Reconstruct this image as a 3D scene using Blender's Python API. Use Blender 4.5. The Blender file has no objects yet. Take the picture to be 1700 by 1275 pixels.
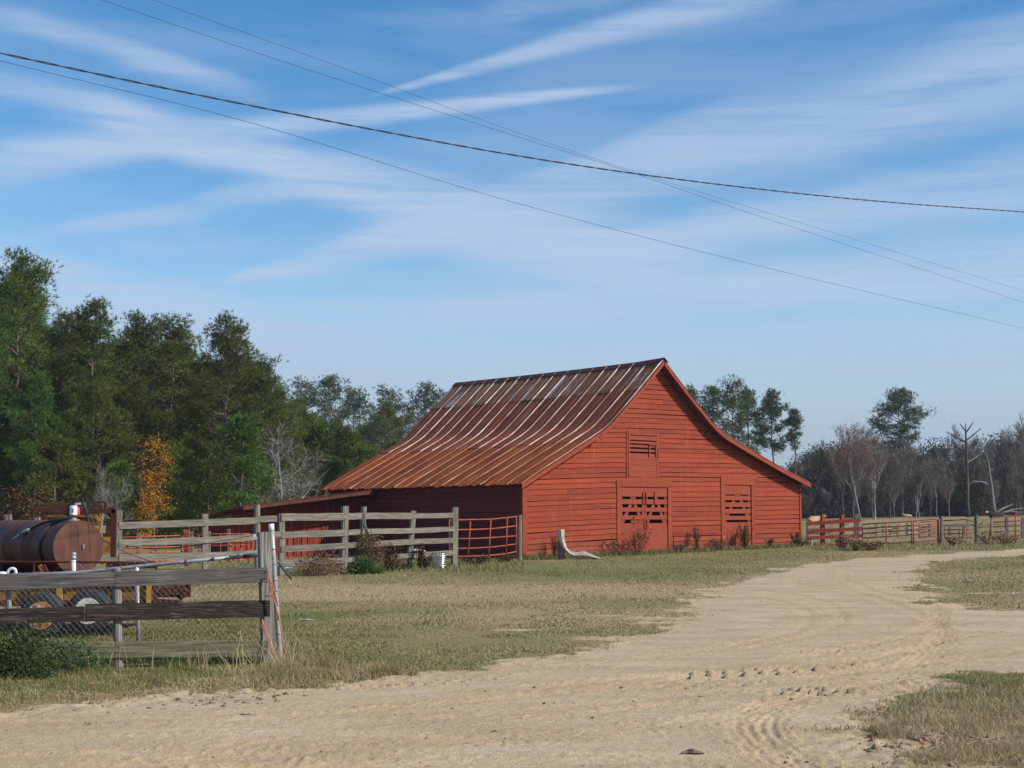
import bpy, math, random
import numpy as np
from mathutils import Vector, Matrix

sc = bpy.context.scene
COL = sc.collection
R = math.radians
rnd = random.Random(7)

# ------------------------------------------------------------------ camera, sky, sun, exposure
FPX, HORIZ = 2400.0, 856.0
PITCH = math.atan((HORIZ - 637.5) / FPX)
EYE = 1.6
cam = bpy.data.objects.new('camera', bpy.data.cameras.new('camera'))
COL.objects.link(cam)
cam.location = (0, 0, EYE)
cam.rotation_euler = (math.pi / 2 + PITCH, 0, 0)
cam.data.sensor_width = 36
cam.data.lens = 36 * FPX / 1700
cam.data.clip_start = 0.1
cam.data.clip_end = 9000
sc.camera = cam

SUN_EL = R(36)
SUN_AZ = math.atan2(.945, -.33)          # from +Y towards +X
SUN_DIR = Vector((math.sin(SUN_AZ) * math.cos(SUN_EL), math.cos(SUN_AZ) * math.cos(SUN_EL), math.sin(SUN_EL)))
sun = bpy.data.objects.new('sun', bpy.data.lights.new('sun', 'SUN'))
COL.objects.link(sun)
sun.data.energy = 4.9
sun.data.angle = R(.5)
sun.data.color = (1, .93, .83)
sun.rotation_euler = (-SUN_DIR).to_track_quat('-Z', 'Y').to_euler()
sun.location = SUN_DIR * 60

vs = sc.view_settings
vs.view_transform = 'Standard'
vs.look = 'None'
vs.exposure = 0.06
vs.gamma = 1
vs.use_curve_mapping = False
sc.cycles.max_bounces = 6
sc.cycles.transparent_max_bounces = 4
sc.cycles.use_denoising = True


def pix_dir(px, py):
    a, b = (px - 850) / FPX, (637.5 - py) / FPX
    c, s = math.cos(PITCH), math.sin(PITCH)
    return Vector((a, c - b * s, s + b * c))


def W(px, py, d):
    """world point seen at photo pixel (px, py), d metres ahead of the camera"""
    v = pix_dir(px, py)
    return Vector((0, 0, EYE)) + v * (d / v.y)


def sstep(a, b, x):
    t = np.clip((x - a) / (b - a), 0, 1)
    return t * t * (3 - 2 * t)


def H(x, y):
    """height of the land"""
    return sstep(14, 45, y) * (.016 * np.clip(x, -60, 90) + .008 * np.clip(y - 45, 0, 190))


def G(px, py):
    """point of the land seen at photo pixel"""
    v = pix_dir(px, py)
    z = 0.0
    p = Vector((0, 0, 0))
    for _ in range(30):
        k = (z - EYE) / min(v.z, -1e-4)
        p = Vector((0, 0, EYE)) + v * k
        z = .5 * z + .5 * float(H(p.x, p.y))
    p.z = float(H(p.x, p.y))
    return p


def gz(x, y):
    return float(H(np.float64(x), np.float64(y)))


# ------------------------------------------------------------------ world: Nishita sky with cirrus streaks
world = bpy.data.worlds.new('World')
sc.world = world
world.use_nodes = True
wt = world.node_tree
wn, wl = wt.nodes, wt.links
wn.clear()


class NT:
    """tiny helper to write node graphs"""
    def __init__(self, tree):
        self.n, self.l = tree.nodes, tree.links

    def put(self, sock, val):
        if isinstance(val, bpy.types.NodeSocket):
            self.l.new(val, sock)
        elif val is not None:
            sock.default_value = val

    def math(self, op, a, b=None, c=None, clamp=False):
        n = self.n.new('ShaderNodeMath')
        n.operation = op
        n.use_clamp = clamp
        for i, v in enumerate((a, b, c)):
            if v is not None:
                self.put(n.inputs[i], v)
        return n.outputs[0]

    def vec(self, op, a, b=None):
        n = self.n.new('ShaderNodeVectorMath')
        n.operation = op
        self.put(n.inputs[0], a)
        if b is not None:
            self.put(n.inputs[1], b)
        return n.outputs['Value'] if op in ('DOT_PRODUCT', 'LENGTH') else n.outputs[0]

    def smooth(self, x, a, b, lo=0., hi=1.):
        n = self.n.new('ShaderNodeMapRange')
        n.interpolation_type = 'SMOOTHSTEP'
        self.put(n.inputs[0], x)
        for i, v in zip((1, 2, 3, 4), (a, b, lo, hi)):
            self.put(n.inputs[i], v)
        return n.outputs[0]

    def noise(self, vec, scale, detail=4, rough=.55, dist=0., dim='3D'):
        n = self.n.new('ShaderNodeTexNoise')
        n.noise_dimensions = dim
        if vec is not None:
            self.l.new(vec, n.inputs['Vector'])
        n.inputs['Scale'].default_value = scale
        n.inputs['Detail'].default_value = detail
        n.inputs['Roughness'].default_value = rough
        n.inputs['Distortion'].default_value = dist
        return n.outputs['Fac']

    def mapping(self, vec, scale=(1, 1, 1), rot=(0, 0, 0), loc=(0, 0, 0)):
        n = self.n.new('ShaderNodeMapping')
        self.l.new(vec, n.inputs[0])
        n.inputs['Scale'].default_value = scale
        n.inputs['Rotation'].default_value = rot
        n.inputs['Location'].default_value = loc
        return n.outputs[0]

    def mix(self, fac, a, b, blend='MIX'):
        n = self.n.new('ShaderNodeMix')
        n.data_type = 'RGBA'
        n.blend_type = blend
        self.put(n.inputs[0], fac)
        for s, v in ((n.inputs[6], a), (n.inputs[7], b)):
            if isinstance(v, (tuple, list)) and len(v) == 3:
                v = (*v, 1)
            self.put(s, v)
        return n.outputs[2]

    def ramp(self, fac, stops):
        n = self.n.new('ShaderNodeValToRGB')
        self.l.new(fac, n.inputs[0])
        el = n.color_ramp.elements
        while len(el) < len(stops):
            el.new(.5)
        for e, (p, c) in zip(el, stops):
            e.position = p
            e.color = (*c, 1)
        return n.outputs[0]


def build_sky():
    t = NT(wt)
    sky = wn.new('ShaderNodeTexSky')
    sky.sky_type = 'NISHITA'
    sky.sun_disc = False
    sky.sun_elevation = SUN_EL
    sky.sun_rotation = SUN_AZ
    sky.air_density = 1.0
    sky.dust_density = .6
    sky.ozone_density = 2.0
    tc = wn.new('ShaderNodeTexCoord')
    d = t.vec('NORMALIZE', tc.outputs['Generated'])
    sep = wn.new('ShaderNodeSeparateXYZ')
    wl.new(d, sep.inputs[0])
    z = sep.outputs[2]
    zc = t.math('MAXIMUM', z, .03)
    comb = wn.new('ShaderNodeCombineXYZ')
    wl.new(t.math('DIVIDE', sep.outputs[0], zc), comb.inputs[0])
    wl.new(t.math('DIVIDE', sep.outputs[1], zc), comb.inputs[1])
    plane = comb.outputs[0]                                  # point of a flat cloud layer
    wob = t.noise(d, 6, 3)
    wobble = t.math('MULTIPLY', t.math('SUBTRACT', wob, .5), .05)
    fine = t.noise(t.mapping(d, (2.0, 2.0, 15), (0, R(-13), 0)), 1.9, 4, .58, .5)
    fine2 = t.noise(t.mapping(d, (2.4, 2.4, 13), (0, R(17), 0), (3, 1, 2)), 1.6, 4, .58, .5)
    rip = t.noise(t.mapping(plane, (1.1, .8, 1), (0, 0, R(25))), 1.5, 4, .65, .3)
    tex = t.math('ADD', t.math('ADD', t.math('MULTIPLY', fine, .5), t.math('MULTIPLY', fine2, .32)), t.math('MULTIPLY', rip, .22))
    fib_up = t.noise(t.mapping(d, (2.0, 2.0, 52), (0, R(-15), 0)), 1.6, 4, .66, .5)
    fib_down = t.noise(t.mapping(d, (2.0, 2.0, 48), (0, R(14), 0), (1, 5, 2)), 1.6, 4, .66, .5)
    total = None

    def streak(a, b, w0, w1, strength, sharp=1.0, tail=.25):
        """cloud band along the great circle through two directions"""
        nonlocal total
        A, B = pix_dir(*a).normalized(), pix_dir(*b).normalized()
        n = A.cross(B).normalized()
        tang = n.cross(A).normalized()
        ang = A.angle(B)
        dist = t.math('ADD', t.vec('DOT_PRODUCT', d, tuple(n)), t.math('MULTIPLY', wobble, .5 if sharp < .9 else .10))
        al = t.math('DIVIDE', t.math('ARCTAN2', t.vec('DOT_PRODUCT', d, tuple(tang)), t.vec('DOT_PRODUCT', d, tuple(A))), ang)
        w = t.math('MAXIMUM', t.math('MULTIPLY_ADD', al, (w1 - w0) / FPX, w0 / FPX), .0008)
        prof = t.smooth(t.math('DIVIDE', t.math('ABSOLUTE', dist), w), 1.0, .15 if sharp < 1 else .45)
        ends = t.math('MULTIPLY', t.smooth(al, -tail, tail * .6), t.smooth(al, 1 + tail, 1 - tail * .6))
        fib = fib_up if b[1] < a[1] else fib_down          # fibres drawn out along the band
        mixd = t.math('ADD', t.math('MULTIPLY', tex, .38), t.math('MULTIPLY', fib, .62))
        body = t.smooth(mixd, .36, .60, .42, 1.2)
        m = t.math('MULTIPLY', t.math('MULTIPLY', prof, ends), t.math('MULTIPLY', body, strength))
        total = m if total is None else t.math('SUBTRACT', 1, t.math('MULTIPLY', t.math('SUBTRACT', 1, m, clamp=True), t.math('SUBTRACT', 1, total, clamp=True)))

    streak((650, 150), (1290, -25), 7, 50, .62, .9, .1)
    streak((985, 152), (0, 262), 12, 46, .80, .9, .14)
    streak((170, 195), (1120, 440), 46, 92, 1.0, .6, .14)
    streak((100, 395), (560, 290), 16, 44, .50, .6)
    streak((385, 464), (800, 360), 12, 66, .80, .8, .14)
    streak((640, 400), (1900, 60), 60, 110, .62, .6)
    streak((860, 300), (1250, 178), 20, 40, .35, .6)
    streak((900, 450), (1900, 250), 50, 64, .66, .6)
    streak((740, 400), (1100, 445), 50, 50, .55, .6)
    streak((620, 540), (1900, 410), 36, 80, .80, .6)
    streak((-340, 400), (660, 618), 92, 78, 1.2, .9, .15)
    streak((560, 620), (1900, 570), 60, 80, .7, .6)
    streak((520, 500), (1010, 508), 18, 24, .55, .5)
    streak((0, 25), (380, 140), 30, 26, .42, .5)
    streak((200, 100), (420, 150), 34, 26, .30, .5)
    streak((-60, 130), (260, 200), 34, 20, .46, .5)
    streak((830, 15), (1010, 10), 30, 20, .25, .5)
    streak((-100, 330), (300, 240), 40, 20, .25, .5)
    # the rest of the sky carries the same thin cirrus veil
    veil = t.math('MULTIPLY', t.smooth(tex, .44, .64), .24)
    low = t.smooth(z, .27, .04, 0, .75)
    low = t.math('MULTIPLY', low, t.smooth(tex, .38, .62, .25, 1.0))
    inv = t.math('MULTIPLY', t.math('SUBTRACT', 1, total, clamp=True), t.math('MULTIPLY', t.math('SUBTRACT', 1, veil), t.math('SUBTRACT', 1, low)))
    cover = t.math('SUBTRACT', 1, inv, clamp=True)
    cover = t.math('MULTIPLY', cover, .92)
    hsv = wn.new('ShaderNodeHueSaturation')
    hsv.inputs['Saturation'].default_value = 1.36
    wl.new(sky.outputs[0], hsv.inputs['Color'])
    col = t.mix(cover, hsv.outputs[0], CLOUD_COL)
    col = t.mix(t.smooth(z, .155, .0, 0, .95), col, HAZE_COL)
    bg = wn.new('ShaderNodeBackground')
    bg.inputs['Strength'].default_value = SKY_STRENGTH
    wl.new(col, bg.inputs['Color'])
    out = wn.new('ShaderNodeOutputWorld')
    wl.new(bg.outputs[0], out.inputs[0])


SKY_STRENGTH = .145
CLOUD_COL = (3.15, 4.0, 5.35)
HAZE_COL = (2.45, 3.1, 3.95)
build_sky()
world.cycles.sampling_method = 'MANUAL'
world.cycles.sample_map_resolution = 256

# ------------------------------------------------------------------ mesh helpers


def root_matrix(o):
    while o.parent:
        o = o.parent
    return Matrix.Translation(o.location) @ Matrix.Rotation(o.rotation_euler.z, 4, 'Z')


class MB:
    def __init__(self):
        self.v, self.f, self.m = [], [], []

    def add(self, vs_, fs, mi=0):
        o = len(self.v)
        self.v += [Vector(q) for q in vs_]
        self.f += [tuple(i + o for i in q) for q in fs]
        self.m += [mi] * len(fs)

    def box(self, c, s, rot=None, mi=0):
        c = Vector(c)
        pts = []
        for x in (-1, 1):
            for y in (-1, 1):
                for z in (-1, 1):
                    q = Vector((x * s[0] / 2, y * s[1] / 2, z * s[2] / 2))
                    pts.append(c + (rot @ q if rot else q))
        self.add(pts, [(0, 1, 3, 2), (4, 6, 7, 5), (0, 4, 5, 1), (2, 3, 7, 6), (0, 2, 6, 4), (1, 5, 7, 3)], mi)

    def hexa(self, b, t, mi=0):
        """solid between two quads (same winding)"""
        n = len(b)
        fs = [tuple(range(n))[::-1], tuple(range(n, 2 * n))]
        fs += [(i, (i + 1) % n, n + (i + 1) % n, n + i) for i in range(n)]
        self.add(list(b) + list(t), fs, mi)

    def bar(self, a, b, w, h, up=(0, 0, 1), mi=0, seg=1, jit=0., r=rnd, taper=1.):
        """plank from a to b: h along up, w across; seg slices with jittered edges"""
        a, b = Vector(a), Vector(b)
        ax = (b - a).normalized()
        up = Vector(up)
        side = ax.cross(up)
        side = side.normalized() if side.length > 1e-5 else ax.orthogonal().normalized()
        up = side.cross(ax).normalized()
        pts, fs = [], []
        for i in range(seg + 1):
            k = i / seg
            c = a.lerp(b, k)
            s = 1 + (taper - 1) * k
            j = [r.uniform(-jit, jit) for _ in range(4)]
            for (p, q), e in zip(((-1, -1), (1, -1), (1, 1), (-1, 1)), j):
                pts.append(c + side * (p * w * s / 2 + e * .6) + up * (q * h * s / 2 + e))
        for i in range(seg):
            o = i * 4
            for k in range(4):
                fs.append((o + k, o + (k + 1) % 4, o + 4 + (k + 1) % 4, o + 4 + k))
        fs += [(3, 2, 1, 0), tuple(seg * 4 + k for k in range(4))]
        self.add(pts, fs, mi)

    def tube(self, pts, rad, n=8, cap=True, mi=0, jit=0., r=rnd):
        pts = [Vector(p) for p in pts]
        rs = rad if isinstance(rad, (list, tuple)) else [rad] * len(pts)
        o = len(self.v)
        ref = None
        for i, p in enumerate(pts):
            t = pts[min(i + 1, len(pts) - 1)] - pts[max(i - 1, 0)]
            t = t.normalized() if t.length > 1e-9 else Vector((0, 0, 1))
            if ref is None:
                ref = t.orthogonal().normalized()
            ref = ref - t * ref.dot(t)
            ref = ref.normalized() if ref.length > 1e-6 else t.orthogonal().normalized()
            bi = t.cross(ref)
            for k in range(n):
                a = 2 * math.pi * k / n
                q = rs[i] * (1 + (r.uniform(-jit, jit) if jit else 0))
                self.v.append(p + (ref * math.cos(a) + bi * math.sin(a)) * q)
        fs = []
        for i in range(len(pts) - 1):
            for k in range(n):
                a, b = o + i * n + k, o + i * n + (k + 1) % n
                fs.append((a, b, b + n, a + n))
        if cap:
            fs.append(tuple(o + k for k in range(n))[::-1])
            fs.append(tuple(o + (len(pts) - 1) * n + k for k in range(n)))
        self.f += fs
        self.m += [mi] * len(fs)

    def lathe(self, base, axis, prof, n=24, mi=0):
        """prof = [(along axis, radius)...]"""
        base, axis = Vector(base), Vector(axis).normalized()
        self.tube([base + axis * (a + i * 1e-6) for i, (a, _) in enumerate(prof)], [max(q, 1e-4) for _, q in prof], n, True, mi)

    def build(self, name, mats, parent=None, smooth=False, local=False, at=None):
        if not isinstance(mats, (list, tuple)):
            mats = [mats]
        inv = root_matrix(parent).inverted() if (parent and not local) else None
        vs_ = [inv @ q for q in self.v] if inv else self.v
        loc = Vector((0, 0, 0))
        if not parent and not local:
            if at is None:
                A = np.array([tuple(q) for q in vs_])
                at = (*(A[:, :2].min(0) + A[:, :2].max(0)) / 2, A[:, 2].min())
            loc = Vector(at)
            vs_ = [q - loc for q in vs_]
        me = bpy.data.meshes.new(name)
        me.from_pydata([tuple(q) for q in vs_], [], self.f)
        for m in mats:
            me.materials.append(m)
        if len(mats) > 1:
            me.polygons.foreach_set('material_index', self.m)
        if smooth:
            me.polygons.foreach_set('use_smooth', [True] * len(me.polygons))
        me.update()
        o = bpy.data.objects.new(name, me)
        COL.objects.link(o)
        o.location = loc
        if parent:
            o.parent = parent
        return o


def tag(o, label=None, cat=None, group=None, kind=None):
    for k, v in (('label', label), ('category', cat), ('group', group), ('kind', kind)):
        if v:
            o[k] = v
    return o


def thing(name, label, cat, loc=(0, 0, 0), rotz=0., group=None):
    o = bpy.data.objects.new(name, None)
    COL.objects.link(o)
    o.location = loc
    o.rotation_euler = (0, 0, rotz)
    o.empty_display_size = .3
    return tag(o, label, cat, group)


def copy_tree(o, parent=None):
    c = o.copy()
    COL.objects.link(c)
    c.parent = parent
    for ch in list(o.children):
        copy_tree(ch, c)
    return c


def np_mesh(name, verts, tris, mat, cols=None, smooth=False):
    """triangle mesh from numpy arrays; cols = one RGB per vertex (attribute tint)"""
    me = bpy.data.meshes.new(name)
    nv, nt, k = len(verts), len(tris), tris.shape[1]
    me.vertices.add(nv)
    me.vertices.foreach_set('co', verts.astype(np.float32).ravel())
    me.loops.add(nt * k)
    me.loops.foreach_set('vertex_index', tris.astype(np.int32).ravel())
    me.polygons.add(nt)
    me.polygons.foreach_set('loop_start', (np.arange(nt) * k).astype(np.int32))
    me.polygons.foreach_set('use_smooth', np.full(nt, smooth))
    if cols is not None:
        a = me.attributes.new('tint', 'FLOAT_COLOR', 'POINT')
        c4 = np.ones((nv, 4), np.float32)
        c4[:, :3] = cols
        a.data.foreach_set('color', c4.ravel())
    me.materials.append(mat)
    me.update(calc_edges=True)
    return me


def link_mesh(name, me, parent=None, loc=(0, 0, 0)):
    o = bpy.data.objects.new(name, me)
    COL.objects.link(o)
    o.location = loc
    if parent:
        o.parent = parent
    return o


# ------------------------------------------------------------------ materials


def new_mat(name):
    m = bpy.data.materials.new(name)
    m.use_nodes = True
    t = NT(m.node_tree)
    bs = m.node_tree.nodes['Principled BSDF']
    bs.inputs['Specular IOR Level'].default_value = .25
    return m, t, bs


def noisy(name, stops, scale=(1, 1, 1), nscale=4, detail=5, rough=.8, bump=.0, rand=.0, metal=0., big=None, dist=.0, bscale=None, spec=.25, nr=.6, dirt=None):
    """colour ramp over stretched noise, optional large patches, per-piece variation, fine relief"""
    m, t, bs = new_mat(name)
    tc = t.n.new('ShaderNodeTexCoord')
    oi = t.n.new('ShaderNodeObjectInfo')
    off = t.n.new('ShaderNodeCombineXYZ')
    for i in range(3):
        t.l.new(t.math('MULTIPLY', oi.outputs['Random'], 37.0 + 11 * i), off.inputs[i])
    co = tc.outputs['Object']
    if rand:
        co = t.vec('ADD', co, off.outputs[0])
    mp = t.mapping(co, scale)
    f = t.noise(mp, nscale, detail, nr, dist)
    c = t.ramp(f, stops)
    if big:
        bcol, bsc, lo, hi = big
        g = t.noise(t.mapping(co, bscale or (1, 1, 1)), bsc, 4, .6, .3)
        c = t.mix(t.smooth(g, lo, hi), c, bcol)
    if dirt:                                             # rain splash and worn paint near the ground
        sz = t.n.new('ShaderNodeSeparateXYZ')
        t.l.new(tc.outputs['Object'], sz.inputs[0])
        wn_ = t.noise(t.mapping(tc.outputs['Object'], (3, 3, 1.2)), 1.3, 6, .7)
        up = t.math('ADD', sz.outputs[2], t.math('MULTIPLY', t.math('SUBTRACT', wn_, .5), 1.6))
        c = t.mix(t.smooth(up, dirt[1], 0., 0., .75), c, dirt[0])
        v2 = t.noise(t.mapping(tc.outputs['Object'], (5, 5, .35)), 1.0, 5, .6)
        c = t.mix(t.smooth(v2, .55, .72, 0, .35), c, dirt[2])
        sp_ = t.noise(t.mapping(tc.outputs['Object'], (2, 2, 16)), 3.2, 6, .75)
        c = t.mix(t.smooth(sp_, .64, .74, 0, .6), c, (.16, .10, .075))
    if rand:
        k = t.math('MULTIPLY_ADD', oi.outputs['Random'], 2 * rand, 1 - rand)
        hs = t.n.new('ShaderNodeHueSaturation')
        t.l.new(c, hs.inputs['Color'])
        t.l.new(k, hs.inputs['Value'])
        c = hs.outputs[0]
    t.l.new(c, bs.inputs['Base Color'])
    bs.inputs['Roughness'].default_value = rough
    bs.inputs['Metallic'].default_value = metal
    bs.inputs['Specular IOR Level'].default_value = spec
    if bump:
        b = t.n.new('ShaderNodeBump')
        b.inputs['Strength'].default_value = bump
        b.inputs['Distance'].default_value = .02
        t.l.new(f, b.inputs['Height'])
        t.l.new(b.outputs[0], bs.inputs['Normal'])
    return m


def foliage(name, col, trans=.25, vary=.25, rough=.6, spec=.2):
    m, t, bs = new_mat(name)
    oi = t.n.new('ShaderNodeObjectInfo')
    at = t.n.new('ShaderNodeAttribute')
    at.attribute_name = 'tint'
    c = t.mix(1.0, (*col, 1), at.outputs['Color'], 'MULTIPLY')
    hs = t.n.new('ShaderNodeHueSaturation')
    t.l.new(c, hs.inputs['Color'])
    t.l.new(t.math('MULTIPLY_ADD', oi.outputs['Random'], 2 * vary, 1 - vary), hs.inputs['Value'])
    t.l.new(t.math('MULTIPLY_ADD', oi.outputs['Random'], .04, .48), hs.inputs['Hue'])
    t.l.new(hs.outputs[0], bs.inputs['Base Color'])
    bs.inputs['Roughness'].default_value = rough
    bs.inputs['Specular IOR Level'].default_value = spec
    if trans:
        tr = t.n.new('ShaderNodeBsdfTranslucent')
        t.l.new(hs.outputs[0], tr.inputs[0])
        mx = t.n.new('ShaderNodeMixShader')
        mx.inputs[0].default_value = trans
        t.l.new(bs.outputs[0], mx.inputs[1])
        t.l.new(tr.outputs[0], mx.inputs[2])
        t.l.new(mx.outputs[0], t.n['Material Output'].inputs[0])
    return m


M = {}
M['siding'] = noisy('red_painted_siding', [(.25, (.17, .029, .012)), (.5, (.255, .041, .0155)), (.75, (.325, .060, .025))], (.5, .5, 14), 2.2, 6, .85, .3, .14, big=((.20, .035, .018), .9, .48, .75), dirt=((.17, .075, .045), .9, (.38, .095, .055)))
M['trim'] = noisy('red_painted_trim', [(.3, (.22, .037, .016)), (.7, (.30, .053, .022))], (1, 1, 1), 5, 5, .8, .2, .08)
M['door'] = noisy('red_painted_plywood', [(.3, (.22, .039, .018)), (.7, (.285, .053, .024))], (2, 2, 1), 3, 5, .75, .12, .05)
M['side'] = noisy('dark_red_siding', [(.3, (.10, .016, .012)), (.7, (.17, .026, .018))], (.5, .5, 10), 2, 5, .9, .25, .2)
M['batten'] = noisy('red_batten_boards', [(.3, (.15, .026, .016)), (.7, (.25, .042, .024))], (6, 6, .6), 2, 5, .85, .2, .2)
M['deck'] = noisy('roof_underside_boards', [(.3, (.12, .035, .025)), (.7, (.2, .05, .035))], (1, 6, 1), 2, 4, .9, .2)
RA = [(.28, (.13, .045, .024)), (.45, (.22, .085, .045)), (.6, (.30, .15, .082)), (.74, (.40, .30, .235))]
RB = [(.28, (.125, .031, .017)), (.5, (.21, .055, .026)), (.7, (.31, .115, .045))]
RC = [(.26, (.11, .024, .010)), (.45, (.20, .046, .013)), (.6, (.29, .092, .022)), (.78, (.40, .17, .05))]
STR = (.55, 6.5, .55)
M['rust_a'] = noisy('weathered_rust_upper', RA, STR, 1.6, 8, .7, .1, .16, 0, big=((.34, .31, .30), .8, .55, .66), bscale=(.6, 2, .6), nr=.68, spec=.08)
M['rust_b'] = noisy('weathered_rust_middle', RB, STR, 1.6, 8, .7, .1, .14, 0, big=((.18, .06, .035), .9, .55, .8), bscale=(.6, 2, .6), nr=.68, spec=.08)
M['rust_c'] = noisy('weathered_rust_lower', RC, STR, 1.6, 8, .75, .1, .16, 0, big=((.13, .03, .016), .8, .5, .8), bscale=(.7, 2, .7), nr=.7, spec=.08)


def rib_mat(name, rust, lo, hi):
    return noisy(name, [(max(lo - .12, 0), rust), (lo, (.28, .19, .16)), (hi, (.56, .53, .51))], (.5, 1.2, .5), 1.1, 7, .5, 0, .28, .1, spec=.35, nr=.7)


M['rib_a'] = rib_mat('bare_zinc_rib_upper', (.16, .07, .05), .42, .55)
M['rib_b'] = rib_mat('bare_zinc_rib_middle', (.14, .045, .03), .46, .62)
M['rib_c'] = rib_mat('bare_zinc_rib_lower', (.24, .07, .03), .62, .76)
M['ridge'] = noisy('ridge_cap_rust', [(.3, (.05, .014, .012)), (.7, (.12, .035, .025))], (2, 2, 2), 3, 5, .8, .1, .1)
GREY = [(.25, (.06, .052, .042)), (.5, (.175, .158, .128)), (.75, (.32, .29, .24))]
M['wood_h'] = noisy('weathered_grey_board', GREY, (1.2, 1.2, 22), 1.6, 6, .9, .35, .14, big=((.20, .19, .12), 1.5, .5, .8))
M['wood_v'] = noisy('weathered_grey_post', GREY, (18, 18, 1.1), 1.5, 6, .9, .35, .14, big=((.22, .21, .13), 1.2, .5, .8))
M['board_near'] = noisy('near_grey_board', [(.28, (.022, .020, .018)), (.48, (.08, .074, .069)), (.68, (.19, .178, .165))], (1.1, 1.1, 26), 2.2, 8, .9, .6, .05, dist=.6, big=((.09, .082, .076), 2, .4, .7))
M['board_dark'] = noisy('near_dark_stained_board', [(.3, (.010, .007, .006)), (.52, (.03, .022, .018)), (.68, (.10, .085, .07)), (.8, (.24, .22, .20))], (1.0, 1.0, 17), 2.0, 8, .85, .8, .05, dist=2.6)
M['board_green'] = noisy('near_mossy_board', [(.28, (.055, .055, .028)), (.5, (.125, .12, .068)), (.72, (.22, .205, .13))], (1.1, 1.1, 22), 2, 8, .9, .5, .05, dist=.5)
M['post_near'] = noisy('near_grey_post', [(.28, (.07, .063, .055)), (.5, (.20, .185, .16)), (.72, (.34, .32, .28))], (22, 22, 1.2), 1.8, 8, .9, .5, .1, dist=.4)
M['pipe'] = noisy('galvanised_pipe', [(.3, (.24, .24, .25)), (.6, (.34, .34, .35)), (.8, (.42, .42, .42))], (3, 3, 3), 3, 5, .5, .05, .05, .35, big=((.33, .16, .07), 3, .62, .72), spec=.5)
M['pipe_green'] = noisy('green_steel', [(.3, (.02, .07, .06)), (.7, (.04, .12, .10))], (1, 1, 1), 5, 3, .5)
M['wire'] = noisy('fence_wire', [(.3, (.12, .105, .09)), (.7, (.24, .22, .195))], (1, 1, 1), 6, 3, .5, 0, 0, .3, spec=.5)
M['rwire'] = noisy('rusty_wire', [(.3, (.05, .025, .018)), (.7, (.11, .05, .03))], (1, 1, 1), 6, 3, .8)
M['twine'] = noisy('orange_twine', [(.3, (.42, .115, .055)), (.7, (.60, .21, .11))], (1, 1, 1), 12, 3, .8)
M['panel'] = noisy('red_brown_tube', [(.3, (.17, .035, .02)), (.55, (.33, .07, .035)), (.75, (.42, .13, .07))], (2, 2, 2), 2, 4, .7, .05, .1)
M['panel_o'] = noisy('orange_red_tube', [(.3, (.34, .07, .028)), (.7, (.48, .12, .05))], (2, 2, 2), 2, 4, .6, .05, .1)
M['gate'] = noisy('faded_red_gate', [(.3, (.16, .035, .025)), (.55, (.28, .065, .045)), (.75, (.36, .13, .10))], (2, 2, 2), 2, 4, .7, .05, .12)
M['gate_p'] = noisy('pale_rusty_tube', [(.3, (.30, .17, .13)), (.7, (.48, .36, .31))], (2, 2, 2), 2, 4, .6, .05, .12)
M['tan_post'] = noisy('tan_painted_post', [(.3, (.34, .19, .10)), (.7, (.48, .30, .17))], (4, 4, 1), 3, 4, .8, .1, .1)
M['green_post'] = noisy('treated_greenish_post', [(.3, (.07, .085, .07)), (.7, (.19, .20, .17))], (14, 14, 1), 2, 5, .9, .3, .1)
M['tank'] = noisy('rusty_tank_steel', [(.28, (.035, .013, .010)), (.5, (.095, .031, .016)), (.72, (.17, .062, .024))], (4, 4, .8), 1.6, 8, .6, .1, 0, .05, big=((.15, .055, .02), 1.6, .46, .70), spec=.4)
M['yellow'] = noisy('rusted_yellow_paint', [(.3, (.15, .055, .018)), (.5, (.30, .15, .035)), (.75, (.44, .25, .05))], (1, 1, 2), 3, 6, .7, .1, .05, big=((.17, .065, .03), 2.2, .5, .68))
M['yellow_b'] = noisy('bright_yellow_paint', [(.3, (.40, .20, .03)), (.7, (.62, .36, .05))], (2, 2, 2), 4, 5, .6, .05)
M['rusty'] = noisy('rusty_steel_frame', [(.3, (.035, .013, .010)), (.55, (.085, .024, .017)), (.75, (.14, .045, .025))], (2, 2, 2), 2.5, 6, .8, .1, .1)
M['rubber'] = noisy('black_tyre_rubber', [(.3, (.017, .018, .021)), (.7, (.04, .042, .048))], (2, 2, 2), 6, 4, .75, .1)
M['rim_w'] = noisy('cream_wheel_paint', [(.3, (.62, .58, .44)), (.7, (.78, .75, .62))], (2, 2, 2), 5, 4, .5, .02)
M['rim_o'] = noisy('peeling_orange_wheel_paint', [(.36, (.42, .13, .03)), (.52, (.5, .2, .07)), (.56, (.62, .5, .38))], (3, 3, 3), 5, 6, .7, .1)
M['white'] = noisy('white_plastic', [(.3, (.66, .66, .66)), (.7, (.8, .8, .8))], (1, 1, 1), 4, 4, .4, 0, 0, spec=.5)
M['cream'] = noisy('aged_white_paint', [(.35, (.62, .60, .52)), (.6, (.74, .73, .68)), (.72, (.55, .36, .12))], (2, 2, 2), 3, 5, .6)
M['redp'] = noisy('red_pump_paint', [(.3, (.42, .05, .035)), (.7, (.58, .08, .05))], (1, 1, 1), 8, 4, .45, spec=.4)
M['black'] = noisy('black_rubber_hose', [(.3, (.012, .012, .014)), (.7, (.03, .03, .034))], (1, 1, 1), 6, 4, .5, spec=.4)
M['cable'] = noisy('black_cable_sheath', [(.3, (.018, .02, .022)), (.7, (.04, .042, .045))], (1, 1, 1), 2, 3, .6)
M['steel'] = noisy('dull_steel', [(.3, (.42, .42, .40)), (.7, (.62, .62, .6))], (1, 1, 1), 6, 4, .35, 0, 0, .6, spec=.5)
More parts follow.
